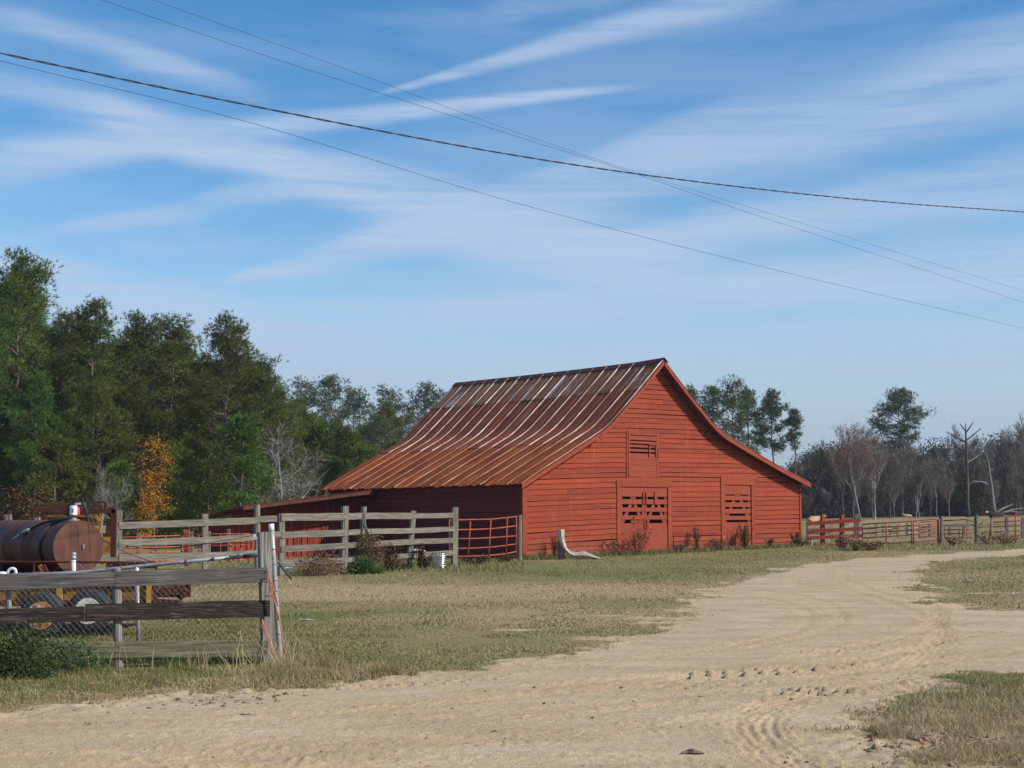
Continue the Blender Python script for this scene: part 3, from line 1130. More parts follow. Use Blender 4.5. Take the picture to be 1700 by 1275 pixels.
def fdiag(parent, name, mat, a, b, w, v0, v1):
    mb = MB()
    va, vb = Vector((a[0], (v0 + v1) / 2, a[1])), Vector((b[0], (v0 + v1) / 2, b[1]))
    mb.bar(va, vb, abs(v1 - v0), w, up=(0, 0, 1) if abs(b[1] - a[1]) < abs(b[0] - a[0]) else (1, 0, 0))
    return mb.build(name, mat, parent, local=True)


def sub_empty(name, parent):
    """a part that only holds its own pieces"""
    o = bpy.data.objects.new(name, None)
    COL.objects.link(o)
    o.parent = parent
    o.empty_display_size = .2
    return o


def zpix(px, *ys):
    return [FP(px, y)[1] for y in ys]


def slatted(door, u0, u1, px, rails, top, bottom, braces):
    """plywood panel above and below, boards with open gaps in between, z-braces behind"""
    zt = zpix(px, *top)
    fbox(door, 'upper_panel', M['door'], u0, u1, zt[1], zt[0], -.020, .008)
    zb = FP(px, bottom)[1]
    fbox(door, 'lower_panel', M['door'], u0, u1, base_z((u0 + u1) / 2) - .02, zb, -.024, .006)
    for a, b in rails:
        z1, z0 = zpix(px, a, b)
        fbox(door, 'slat', M['door'], u0 + .004, u1 - .004, z0, z1, -.026, -.002)
    zlo, zhi = zb + .0, zt[1]
    for (a, b) in braces:
        ua, ub = u0 + (u1 - u0) * a, u0 + (u1 - u0) * b
        fdiag(door, 'brace', M['door'], (ua, zlo - .05), (ub, zhi + .05), .14, .002, .034)
    for k in (0.0, 1.0):
        u = u0 + .06 if k == 0 else u1 - .06
        fbox(door, 'stile', M['door'], u - .06, u + .06, zlo - .1, zhi + .1, .004, .036)


def build_doors():
    t = M['trim']
    # big double door
    d = sub_empty('double_door', BARN)
    u0, u1, z0, z1 = DOOR
    fw = .20
    fbox(d, 'frame', t, u0 - .05, u0 + fw - .05, -.3, z1 - .22, -.062, -.03)
    fbox(d, 'frame', t, u1 - fw + .05, u1 + .05, -.3, z1 - .22, -.062, -.03)
    fbox(d, 'frame', t, u0 - .07, u1 + .07, z1 - .215, z1 + .02, -.068, -.03)
    um = FP(1070, 850)[0]
    rails = [(829, 837), (842.5, 849.5), (855.5, 862.5)]
    for nm, a, b, br in (('door_leaf', u0 + fw - .05 + .012, um - .005, [(.05, .62), (.95, .45)]), ('door_leaf', um + .005, u1 - fw + .05 - .012, [(.1, .55), (.9, .5)])):
        slatted(d, a, b, 1068, rails, (804.5, 824.5), 868.5, br)
    for px, y0, y1 in ((1067, 817, 837), (1072.2, 817, 837), (1086, 816, 836), (1068.5, 863, 877), (1073, 863, 877), (1051.5, 857, 871)):
        u, _ = FP(px, 840)
        za, zb = zpix(px, y0, y1)
        fbox(d, 'latch_bar', t, u - .028, u + .028, zb, za, -.062, -.028)
    za, zb = zpix(1067, 864, 868)
    fbox(d, 'latch_bar', t, FP(1046, 850)[0], FP(1067, 850)[0], zb, za, -.05, -.028)
    # single door on the right
    d = sub_empty('small_door', BARN)
    u0, u1, z0, z1 = SMALL
    fbox(d, 'frame', t, u0 - .06, u0 + .13, -.2, z1 - .17, -.062, -.03)
    fbox(d, 'frame', t, u1 - .10, u1 + .09, -.2, z1 - .17, -.062, -.03)
    fbox(d, 'frame', t, u0 - .07, u1 + .10, z1 - .165, z1 + .05, -.066, -.03)
    a = FP(1256, 795)
    fbox(d, 'frame', t, u0 - .05, a[0], z1 + .055, z1 + .20, -.055, -.028)
    slatted(d, u0 + .145, u1 - .112, 1224, [(823, 830.5), (834, 841.5), (845, 852.5), (856.5, 863)], (803, 821), 867, [(.02, .5), (.98, .55)])
    # loft door with slatted top
    d = sub_empty('loft_door', BARN)
    u0, u1, z0, z1 = LOFT
    fbox(d, 'frame', t, u0 - .10, u0 - .045, z0 - .02, z1 + .04, -.058, -.028)
    fbox(d, 'stile', M['door'], u0 + .01, u0 + .085, z0 + .02, z1, -.045, -.012)
    fbox(d, 'stile', M['door'], u1 - .10, u1 - .01, z0 + .02, z1, -.045, -.012)
    zz = zpix(1067, 724, 731, 733, 736.6, 739, 743, 746, 750, 753, 793)
    for i in (0, 2, 4, 6):
        fbox(d, 'slat', M['door'], u0 + .088, u1 - .103, zz[i + 1], zz[i], -.036, -.012)
    fbox(d, 'slat', M['door'], u0 + .088, u1 - .103, zz[0] + .03, z1, -.034, -.01)
    n = 4
    for i in range(n):
        a, b = zz[8] + (z0 + .02 - zz[8]) * i / n, zz[8] + (z0 + .02 - zz[8]) * (i + 1) / n
        fbox(d, 'panel_board', M['door'], u0 + .088, u1 - .103, b + .006, a, -.032 - .003 * (i % 2), -.01)
    for px, y0, y1 in ((1076.5, 738, 758), (1087.5, 738, 759), (1091.5, 744, 760)):
        u, _ = FP(px, 745)
        za, zb = zpix(px, y0, y1)
        fbox(d, 'latch_bar', t, u - .03, u + .03, zb, za, -.075, -.05)
    za, zb = zpix(1080, 737.5, 739.5)
    fbox(d, 'latch_bar', t, FP(1075, 745)[0], FP(1089, 745)[0], zb, za, -.09, -.076)
    # low calf hatch outline by the small door
    a, b = FP(1117, 884), FP(1194, 912)
    fbox(BARN, 'hatch_frame', t, a[0], b[0] - .12, a[1] - .05, a[1], -.06, -.036)
    fbox(BARN, 'hatch_frame', t, a[0], a[0] + .06, -.1, a[1] - .055, -.058, -.036)


build_siding()
build_walls()
build_roof()
build_doors()

# ------------------------------------------------------------------ lean-to at the barn's far left


def build_leanto():
    r = random.Random(21)
    vf = 10.2                                        # its front wall, back from the gable
    eL = -13.0                                      # outer end
    o = thing('lean_to_shed', 'low red board and batten lean-to shed joining the far left side of the barn', 'shed', tuple(BW(-10, vf, 0)), TH)
    inv = Matrix.Translation(o.location) @ Matrix.Rotation(TH, 4, 'Z')

    def L(u, v, z):
        return BW(u, v, z)
    zh, zl = 2.66, 1.97
    top = lambda u: zl + (zh - zl) * (u - eL) / (-6.9 - eL)
    bk = lambda v: .13 * max(v - (vf - 1.5), 0)         # the roof also falls towards the back
    u = eL + .35
    while u < -6.95:
        wd = r.uniform(.19, .27)
        mb = MB()
        k = r.uniform(-.008, .008)
        mb.hexa([L(u, vf + k, -.4), L(u + wd - .008, vf + k, -.4), L(u + wd - .008, vf + k, top(u + wd) - .34), L(u, vf + k, top(u) - .34)],
                [L(u, vf + k + .025, -.4), L(u + wd - .008, vf + k + .025, -.4), L(u + wd - .008, vf + k + .025, top(u + wd) - .34), L(u, vf + k + .025, top(u) - .34)])
        mb.build('wall_board', M['batten'], o)
        if r.random() < .8:
            mb = MB()
            mb.bar(L(u - .004, vf - .024, -.3), L(u - .004, vf - .024, top(u) - .38), .022, .05, up=BU)
            mb.build('batten', M['batten'], o)
        u += wd
    mb = MB()
    mb.hexa([L(eL + .35, vf + .03, -.4), L(eL + .35, VB, -.4), L(eL + .35, VB, top(eL + .3) - .6), L(eL + .35, vf + .03, top(eL + .3) - .6)],
            [L(eL + .39, vf + .03, -.4), L(eL + .39, VB, -.4), L(eL + .39, VB, top(eL + .3) - .6), L(eL + .39, vf + .03, top(eL + .3) - .6)])
    mb.build('end_wall', M['side'], o)
    # roof sheets, running from the barn eave down to the left
    n = 5
    va, vb = vf - 1.5, VB + .3
    for i in range(n):
        a, b = va + (vb - va) * i / n, va + (vb - va) * (i + 1) / n
        mb = MB()
        K = 6
        for k in range(K):
            u0, u1 = eL + (-6.7 - eL) * k / K, eL + (-6.7 - eL) * (k + 1) / K
            w0, w1 = r.uniform(-.012, .012), r.uniform(-.012, .012)
            mb.hexa([L(u0, a, top(u0) - .012 + w0 - bk(a)), L(u1, a, top(u1) - .012 + w1 - bk(a)), L(u1, b + .03, top(u1) - .012 - bk(b)), L(u0, b + .03, top(u0) - .012 - bk(b))],
                    [L(u0, a, top(u0) + w0 + i * .002 - bk(a)), L(u1, a, top(u1) + w1 + i * .002 - bk(a)), L(u1, b + .03, top(u1) + .004 + i * .002 - bk(b)), L(u0, b + .03, top(u0) + .004 + i * .002 - bk(b))])
        mb.build('roof_sheet', M['rust_b'], o)
    mb = MB()
    mb.bar(L(eL, va + .02, top(eL) - .10), L(-6.95, va + .02, top(-6.95) - .10), .03, .13, seg=6, jit=.006, r=r)
    mb.build('rake_board', M['ridge'], o)
    mb = MB()
    mb.bar(L(-9.9, vf - .03, 2.02), L(-8.5, vf - .03, 2.05), .03, .07)
    mb.bar(L(-9.87, vf - .03, 1.95), L(-9.87, vf - .03, .1), .03, .07, up=BU)
    mb.bar(L(-8.53, vf - .03, 1.98), L(-8.53, vf - .03, .1), .03, .07, up=BU)
    mb.build('door_frame', M['side'], o)


build_leanto()

# ------------------------------------------------------------------ trees and bushes


def unit(a):
    return a / np.maximum(np.linalg.norm(a, axis=-1, keepdims=True), 1e-9)


def blades(rg, c, d, m, ln, wd, spread, tint):
    """m thin triangles from each point c around direction d -> verts, tris, colours"""
    n = len(c)
    C = np.repeat(c, m, 0)
    D = unit(np.repeat(d, m, 0) + rg.normal(0, spread, (n * m, 3)))
    L = rg.uniform(ln[0], ln[1], (n * m, 1))
    S = unit(np.cross(D, rg.normal(0, 1, (n * m, 3)))) * wd * .5
    v = np.stack([C - S, C + S, C + D * L], 1).reshape(-1, 3)
    t = np.arange(len(v)).reshape(-1, 3)
    col = np.repeat(np.repeat(tint, m, 0) * rg.uniform(.8, 1.2, (n * m, 1)), 3, 0)
    return v, t, col


def leaves(rg, c, size, tint, up=.0):
    """one small four-sided leaf per point, folded along its length"""
    n = len(c)
    a = unit(rg.normal(0, 1, (n, 3)))
    b = unit(np.cross(a, rg.normal(0, 1, (n, 3)) + np.array([0, 0, up])))
    s = rg.uniform(size[0], size[1], (n, 1))
    v = np.stack([c, c + a * s * .5 + b * s * .32, c + a * s, c + a * s * .5 - b * s * .32], 1).reshape(-1, 3)
    i = np.arange(n)[:, None] * 4
    t = np.concatenate([i + np.array([[0, 1, 2]]), i + np.array([[0, 2, 3]])], 0)
    return v, t, np.repeat(tint * rg.uniform(.7, 1.3, (n, 1)), 4, 0)


def pine(seed, Ht, base, rad, clump=.5, tufts=15, limbs=34, lean=.0, shape='tall', dead=6, tint=(1, 1, 1), far=False):
    """trunk + limbs (one mesh) and needle crown (another); base = share of the trunk that is bare"""
    rg = np.random.default_rng(seed)
    r = random.Random(seed)
    mb = MB()
    ax = [Vector((lean * Ht * k * k + r.uniform(-.012, .012) * Ht * (k > 0), r.uniform(-.012, .012) * Ht * (k > 0), Ht * k)) for k in np.linspace(0, .97, 9)]
    r0 = .0105 * Ht + .03
    mb.tube(ax, [r0 * (1.25 if i == 0 else 1) * (1 - .86 * i / 8) for i in range(9)], 7)

    def at(t):
        k = t / .97 * 8
        i = min(int(k), 7)
        return ax[i].lerp(ax[i + 1], k - i)
    cc, cd, ct = [], [], []
    for i in range(limbs):
        s = (i + r.uniform(-.3, .3)) / limbs
        s = min(max(s, 0), 1)
        t = base + (0.985 - base) * s
        az = i * 2.4 + r.uniform(-.5, .5)
        if shape == 'flat':
            pr = (1 - .62 * max(s - .45, 0) / .55) * (.55 + .45 * min(s / .3, 1))
        elif shape == 'round':
            pr = math.sin(math.pi * (.14 + .80 * s)) ** .75
        else:
            pr = (1 - s) ** .55 * (.7 + .3 * min(s / .15, 1)) + .14
        L = rad * pr * r.uniform(.62, 1.25)
        el = R(-6 + 52 * s * s + r.uniform(-12, 14))
        p0 = at(t)
        d0 = Vector((math.cos(az) * math.cos(el), math.sin(az) * math.cos(el), math.sin(el)))
        pts = [p0]
        d = d0.copy()
        for k in range(4):
            d = (d + Vector((r.uniform(-.18, .18), r.uniform(-.18, .18), .10 + r.uniform(-.12, .12)))).normalized()
            pts.append(pts[-1] + d * L / 4)
        rl = max(.012 * L + .006 * Ht * .25, .015)
        mb.tube(pts, [rl * (1 - .78 * k / 4) for k in range(5)], 4, False)
        nc = max(2, int(2 + L * 1.5 / clump * .5))
        for q in range(nc):
            k = .38 + .62 * (q + r.random()) / nc
            j = min(int(k * 4), 3)
            c = pts[j].lerp(pts[j + 1], k * 4 - j)
            side = d.cross(Vector((0, 0, 1))).normalized()
            off = side * r.uniform(-1, 1) * L * .30 * (1.25 - k) * 1.4 + Vector((0, 0, r.uniform(-.1, .25) * clump))
            e = c + off
            if off.length > .35 and not far:
                mb.tube([pts[max(j - 0, 0)].lerp(pts[j + 1], .3), c.lerp(e, .5), e], [rl * .35, rl * .25, .008], 3, False)
            cc.append(e)
            ct.append(r.uniform(.72, 1.28))
    for k in range(9):                          # the rounded top
        a, q = k * 2.4, rad * r.uniform(.05, .34)
        tip = at(r.uniform(.86, .95)) + Vector((math.cos(a) * q, math.sin(a) * q, r.uniform(-.3, .5)))
        mb.tube([at(.84), tip], [.03, .012], 3, False)
        cc.append(tip)
        ct.append(r.uniform(.8, 1.2))
    # leader
    cc.append(at(.97) + Vector((0, 0, .1)))
    ct.append(1.1)
    for i in range(dead):                       # bleached dead limbs below and inside the crown
        t = r.uniform(base * .45, min(base * 1.25 + .15, .75))
        az = r.uniform(0, 6.28)
        L = rad * r.uniform(.25, .7)
        p = at(t)
        d = Vector((math.cos(az), math.sin(az), r.uniform(-.1, .35))).normalized()
        pts = [p]
        for k in range(4):
            d = (d + Vector((r.uniform(-.25, .25), r.uniform(-.25, .25), r.uniform(-.25, .2)))).normalized()
            pts.append(pts[-1] + d * L / 4)
        mb.tube(pts, [.05, .04, .03, .022, .01], 4, False, mi=1)
    C = np.array([tuple(q) for q in cc])
    T = np.array(ct)
    n = len(C)
    idx = np.repeat(np.arange(n), tufts)
    rc = clump * rg.uniform(.65, 1.3, (n, 1))[idx]
    o = rg.normal(0, 1, (n * tufts, 3)) * np.array([.38, .38, .25]) * rc
    P = C[idx] + o
    D = unit(o * np.array([1, 1, 1.2]) + np.array([0, 0, .30]) * rc)
    tn = np.stack([T[idx] * rg.uniform(.85, 1.25, n * tufts), T[idx] * rg.uniform(.92, 1.1, n * tufts), T[idx] * rg.uniform(.75, 1.1, n * tufts)], 1) * np.array(tint)
    v, t, col = blades(rg, P, D, 7 if not far else 5, (.24, .42) if not far else (.34, .56), .045 if not far else .075, .55, tn)
    return mb, v, t, col


def tree_thing(name, label, group, loc, parts, rot=0., scale=1.):
    """parts: [(part name, mesh)...] hung on an empty at the foot"""
    o = thing(name, label, 'tree' if 'bush' not in name else 'bush', loc, rot, group)
    o.scale = (scale,) * 3
    for nm, me in parts:
        c = bpy.data.objects.new(nm, me)
        COL.objects.link(c)
        c.parent = o
    return o


def mb_mesh(name, mb, mats):
    me = bpy.data.meshes.new(name)
    me.from_pydata([tuple(q) for q in mb.v], [], mb.f)
    for m in mats:
        me.materials.append(m)
    if len(mats) > 1:
        me.polygons.foreach_set('material_index', mb.m)
    me.polygons.foreach_set('use_smooth', [True] * len(me.polygons))
    me.update()
    return me


def pine_meshes(seed, needle='needle', **k):
    mb, v, t, c = pine(seed, **k)
    return [('trunk', mb_mesh('trunk', mb, [M['bark'], M['whitebark']])), ('crown', np_mesh('crown', v, t, M[needle], c))]


def bare(seed, Ht, levels=4, kids=4, spread=.75, trunk_r=.16, fork=.3, twig_n=5, twig_len=.7, twig_w=.016, lean=0., up=.12):
    """leafless tree: branches in one mesh, fine twigs in another"""
    r = random.Random(seed)
    mb = MB()
    tv = []

    def grow(p, d, L, rad, lev):
        n = 4 if lev else 5
        pts = [p]
        dd = d
        for k in range(n):
            dd = (dd + Vector((r.uniform(-.2, .2), r.uniform(-.2, .2), r.uniform(-.12, .12) + up)) * (.5 if lev == 0 else 1)).normalized()
            pts.append(pts[-1] + dd * L / n)
        mb.tube(pts, [max(rad * (1 - .55 * k / n), .006) for k in range(n + 1)], 6 if lev == 0 else (4 if lev < 2 else 3), False)
        if lev >= levels:
            for _ in range(twig_n):
                k = r.uniform(.15, 1) * n
                i = min(int(k), n - 1)
                q = pts[i].lerp(pts[i + 1], k - i)
                e = (dd + Vector((r.uniform(-1, 1), r.uniform(-1, 1), r.uniform(-.5, .8))) * .8).normalized()
                tv.append((q, e, r.uniform(.5, 1.2) * twig_len))
            return
        m = kids + r.choice((-1, 0, 0, 1)) + (2 if lev == 0 else 0)
        for j in range(m):
            k = (fork if lev == 0 else .3) + (1 - (fork if lev == 0 else .3)) * (j + r.random()) / m
            i = min(int(k * n), n - 1)
            q = pts[i].lerp(pts[i + 1], k * n - i)
            az = j * 2.4 + r.uniform(-.6, .6)
            o = dd.orthogonal().normalized()
            o = Matrix.Rotation(az, 3, dd) @ o
            e = (dd + o * spread * r.uniform(.7, 1.3)).normalized()
            grow(q, e, L * r.uniform(.42, .68) * (1.15 - .4 * k), rad * .5 * (1.1 - .5 * k), lev + 1)
        grow(pts[-1], dd, L * .5, rad * .42, lev + 1)
    grow(Vector((0, 0, -.1)), Vector((lean, 0, 1)).normalized(), Ht * .62, trunk_r, 0)
    A = np.array([[*q, *e, l] for q, e, l in tv])
    rg = np.random.default_rng(seed)
    c, d, l = A[:, :3], A[:, 3:6], A[:, 6:7]
    s = unit(np.cross(d, rg.normal(0, 1, d.shape))) * twig_w
    v = np.stack([c - s, c + s, c + d * l], 1).reshape(-1, 3)
    top = max(q.z for q in mb.v)
    return mb, v, np.arange(len(v)).reshape(-1, 3), np.repeat(rg.uniform(.75, 1.25, (len(c), 1)) * np.ones((1, 3)), 3, 0), top, c + d * l


def bare_meshes(seed, bark='greybark', twig='twig', **k):
    mb, v, t, c, top, tips = bare(seed, **k)
    parts = [('trunk', mb_mesh('trunk', mb, [M[bark]])), ('twigs', np_mesh('twigs', v, t, M[twig], c))]
    return parts, top, tips


def leafy(seed, Ht, Wd, n, size, mat, tint=(1, 1, 1), blobs=16, stems=6, low=.0, tvar=.25, bark='darkbark'):
    """shrub: stems and leaf clumps of uneven size"""
    rg = np.random.default_rng(seed)
    r = random.Random(seed)
    mb = MB()
    C, S = [], []
    for i in range(blobs):
        k = r.random()
        a = r.uniform(0, 6.28)
        q = r.random() ** .6 * Wd * .5 * (1 - .55 * k * k)
        C.append((math.cos(a) * q, math.sin(a) * q, Ht * (low + (1 - low) * (k * .9 + .04))))
        S.append(Wd * r.uniform(.10, .20))
    for i in range(stems):
        c = C[i % blobs]
        mb.tube([(c[0] * .1, c[1] * .1, -.05), (c[0] * .5, c[1] * .5, c[2] * .55), c], [.012 * Ht + .008, .008 * Ht + .005, .004], 4, False)
    C, S = np.array(C), np.array(S)
    i = rg.integers(0, blobs, n)
    P = C[i] + np.clip(rg.normal(0, .85, (n, 3)), -1.6, 1.6) * S[i][:, None] * np.array([1, 1, .8])
    P[:, 2] = np.abs(P[:, 2])
    bt = rg.uniform(1 - tvar, 1 + tvar, blobs)[i][:, None] * np.array(tint)
    v, t, c = leaves(rg, P, size, bt)
    return [('stems', mb_mesh('stems', mb, [M[bark]])), ('foliage', np_mesh('foliage', v, t, M[mat], c))]


def spot(px, d):
    p = W(px, 850, d)
    return (p.x, p.y, gz(p.x, p.y) - .05)


def top_h(px, ytop, d):
    """tree height so that its top shows at photo row ytop"""
    p = W(px, ytop, d)
    return p.z - gz(p.x, p.y)


def beside(px, marks):
    for lim, phrase in marks:
        if px < lim:
            return phrase
    return marks[-1][1]


LEFT_MARKS = [(0, 'mostly outside the left picture edge'), (50, 'above the left end of the tank'), (100, 'above the middle of the tank'), (150, 'above the tank pump'),
              (200, 'above the rusty implement frame'), (240, 'just left of the orange tree'), (290, 'behind the orange tree'), (340, 'just right of the orange tree'),
              (390, 'between orange tree and shed'), (440, 'above the low end of the shed roof'), (500, 'behind the bleached bare tree'), (560, 'just left of the barn eave corner'),
              (620, 'behind the lower barn roof corner'), (680, 'above the lower half of the roof edge'), (2000, 'beside the upper half of the roof edge')]
RIGHT_MARKS = [(1365, 'beside the barn wall'), (1405, 'left of the reddish budded tree'), (1440, 'behind the reddish budded tree'), (1475, 'left of the lone pine'),
               (1510, 'under the lone pine crown'), (1550, 'right of the lone pine'), (1585, 'midway between lone pine and dead snag'), (1620, 'around the dead snag'),
               (1665, 'around the broken trunk'), (1700, 'at the right picture edge'), (3000, 'mostly outside the right picture edge')]


def woods_left():
    # prototypes of the dense pine wood
    protos = []
    for k in range(6):
        protos.append((pine_meshes(100 + k, Ht=18, base=(.16, .22, .3, .2, .26, .34)[k], rad=(3.5, 4.1, 3.4, 4.0, 3.2, 3.8)[k], clump=.86, tufts=30, limbs=50,
                                   shape=('tall', 'round', 'round', 'round', 'tall', 'round')[k], dead=12,
                                   tint=((1, 1, 1), (1.25, 1.08, .9), (.85, 1.0, 1.05), (1.1, 1.1, 1), (.9, .98, .95), (1.2, 1.1, .85))[k]), 18.0))
    named = [(18, 432, 84, 3, 'tallest pine at the left edge, its round crown cut by the picture edge'),
             (100, 528, 92, 1, 'pine with a broad bumpy top between the left edge pine and the pointed pine'),
             (148, 500, 84, 0, 'pine with a pointed spire top and bare pale dead limbs on its trunk'),
             (222, 530, 88, 3, 'pine with a rounded crown right of the pointed pine'),
             (283, 535, 90, 5, 'round topped pine above the orange tree'),
             (372, 533, 82, 1, 'tall loose crowned pine with clear sky to its right'),
             (449, 632, 98, 1, 'rounded pine just right of the narrow shoulder pine'),
             (468, 655, 104, 3, 'low rounded pine above the bleached bare tree'),
             (492, 668, 110, 5, 'lowest pine in the dip between the left wood and the far rounded clump'),
             (428, 598, 88, 2, 'shorter narrow pine leaning out at the right shoulder of the left wood')]
    r = random.Random(4)
    for px, y, d, k, lab in named:
        parts, h = protos[k]
        tree_thing('pine_tree', lab, 'pines of the wood left of the barn', spot(px, d), parts, r.uniform(0, 6.28), top_h(px, y, d) / h * .985)
    sky = [(-200, 430), (20, 440), (70, 560), (145, 540), (220, 560), (285, 560), (330, 590), (375, 560), (430, 620), (470, 668), (520, 690), (700, 700), (760, 720)]
    for row, (d, n, drop) in enumerate(((78, 12, 80), (96, 18, 24), (112, 19, 12), (126, 16, 8))):
        for i in range(n):
            px = -330 + (800 + 40 * row) * (i + r.uniform(.1, .9)) / n
            y = float(np.interp(px, [a for a, _ in sky], [b for _, b in sky])) + drop + r.uniform(0, 40)
            if row == 0 and px > 330:
                continue
            if y > 800:
                continue
            parts, h = protos[r.randrange(6)]
            dd = d + r.uniform(-4, 4)
            lab = 'dark %s row pine of the left wood, %s' % (('front', 'second', 'third', 'rearmost')[row], beside(px, LEFT_MARKS))
            tree_thing('pine_tree', lab, 'pines of the wood left of the barn', spot(px, dd), parts, r.uniform(0, 6.28), top_h(px, y, dd) / h)
    # young pines and shrubs closing the foot of the wood
    small = [(pine_meshes(140 + k, Ht=7, base=.06, rad=2.1, clump=.6, tufts=16, limbs=30, shape=('tall', 'round')[k % 2], dead=2, tint=((1.1, 1.15, .95), (1.3, 1.15, .85), (.9, 1.05, .9))[k]), 7.0) for k in range(3)]
    for i in range(30):
        px = -60 + 840 * (i + r.uniform(.1, .9)) / 30
        d = r.uniform(72, 92) if px < 480 else r.uniform(84, 105)
        parts, h = small[r.randrange(3)]
        y = (735 + r.uniform(-40, 40)) if px < 560 else (730 + r.uniform(-30, 45))
        tree_thing('young_pine', 'bushy young pine at the wood edge, ' + beside(px, LEFT_MARKS), 'young pines at the foot of the wood', spot(px, d), parts, r.uniform(0, 6.28), top_h(px, y, d) / h)
    # the farther pines between wood and roof, haze blue painted into their needles
    far = [(pine_meshes(160 + k, needle='needle_hazed', Ht=20, base=(.32, .42, .5)[k], rad=(4.2, 4.8, 4.4)[k], clump=.95, tufts=17, limbs=34, shape=('round', 'round', 'flat')[k], dead=4, far=True), 20.0) for k in range(3)]
    for px, y, d, k, lab in ((545, 628, 170, 0, 'far pine with the highest rounded crown left of the barn roof'),
                             (505, 640, 176, 1, 'far pine on the left shoulder of the rounded clump beside the barn roof'),
                             (585, 652, 165, 2, 'far pine on the right shoulder of the rounded clump beside the barn roof'),
                             (645, 653, 172, 1, 'far pine with a loose reddish flecked crown left of the lone umbrella pine'),
                             (705, 644, 168, 2, 'lone far umbrella pine just left of the roof ridge end'),
                             (745, 655, 175, 0, 'far pine partly hidden behind the barn roof edge')):
        parts, h = far[k]
        tree_thing('pine_tree', lab, 'far pines left of the barn', spot(px, d), parts, r.uniform(0, 6.28), top_h(px, y, d) / h)
    for i in range(14):
        px = 470 + 330 * (i + r.random()) / 14
        d = r.uniform(120, 150)
        parts, h = protos[r.randrange(6)] if i % 2 else far[r.randrange(3)]
        y = r.uniform(672, 715)
        tree_thing('pine_tree', 'middle distance pine left of the barn, ' + beside(px, LEFT_MARKS), 'pines between wood and barn', spot(px, d), parts, r.uniform(0, 6.28), top_h(px, y, d) / h)
    slim = [(pine_meshes(180 + k, needle='needle_hazed', Ht=20, base=.40, rad=(2.6, 3.0)[k], clump=.8, tufts=18, limbs=32, shape='round', dead=4, far=True), 20.0) for k in range(2)]
    # right of the roof: the clump that looks over the right slope
    for px, y, d, k, lab in ((1150, 645, 150, 1, 'pine peeping over the barn roof just right of the ridge'),
                             (1187, 645, 150, 2, 'dense pine at the left of the clump over the right roof slope'),
                             (1219, 639, 146, 3, 'tallest dense pine of the clump over the right roof slope'),
                             (1245, 646, 152, 1, 'thinner pine at the right of the dense clump over the right roof slope')):
        parts, h = (slim + far)[k]
        tree_thing('pine_tree', lab, 'pines over the right roof slope', spot(px, d), parts, r.uniform(0, 6.28), top_h(px, y, d) / h)
    o = pine_meshes(171, needle='needle_hazed', Ht=18, base=.55, rad=3.5, clump=.75, tufts=22, limbs=26, shape='flat', dead=3, far=True)
    tree_thing('pine_tree', 'open umbrella crowned pine with forked dark limbs right of the barn roof', 'pines over the right roof slope', spot(1283, 140), o, .6, top_h(1283, 655, 140) / 18)
    o = pine_meshes(173, needle='needle_hazed', Ht=18, base=.66, rad=1.5, clump=.6, tufts=16, limbs=20, shape='round', dead=6, far=True)
    tree_thing('pine_tree', 'slender pine with a small crown on a tall bare trunk beside the barn eave', 'pines over the right roof slope', spot(1322, 138), o, 2.0, top_h(1322, 679, 138) / 18)
    o = pine_meshes(177, needle='needle_hazed', Ht=20, base=.50, rad=5.2, clump=.95, tufts=26, limbs=38, shape='flat', dead=3, far=True)
    tree_thing('pine_tree', 'tall lone pine with a layered crown standing above the bare trees in the pasture', None, spot(1497, 165), o, 1.0, top_h(1497, 657, 165) / 20)


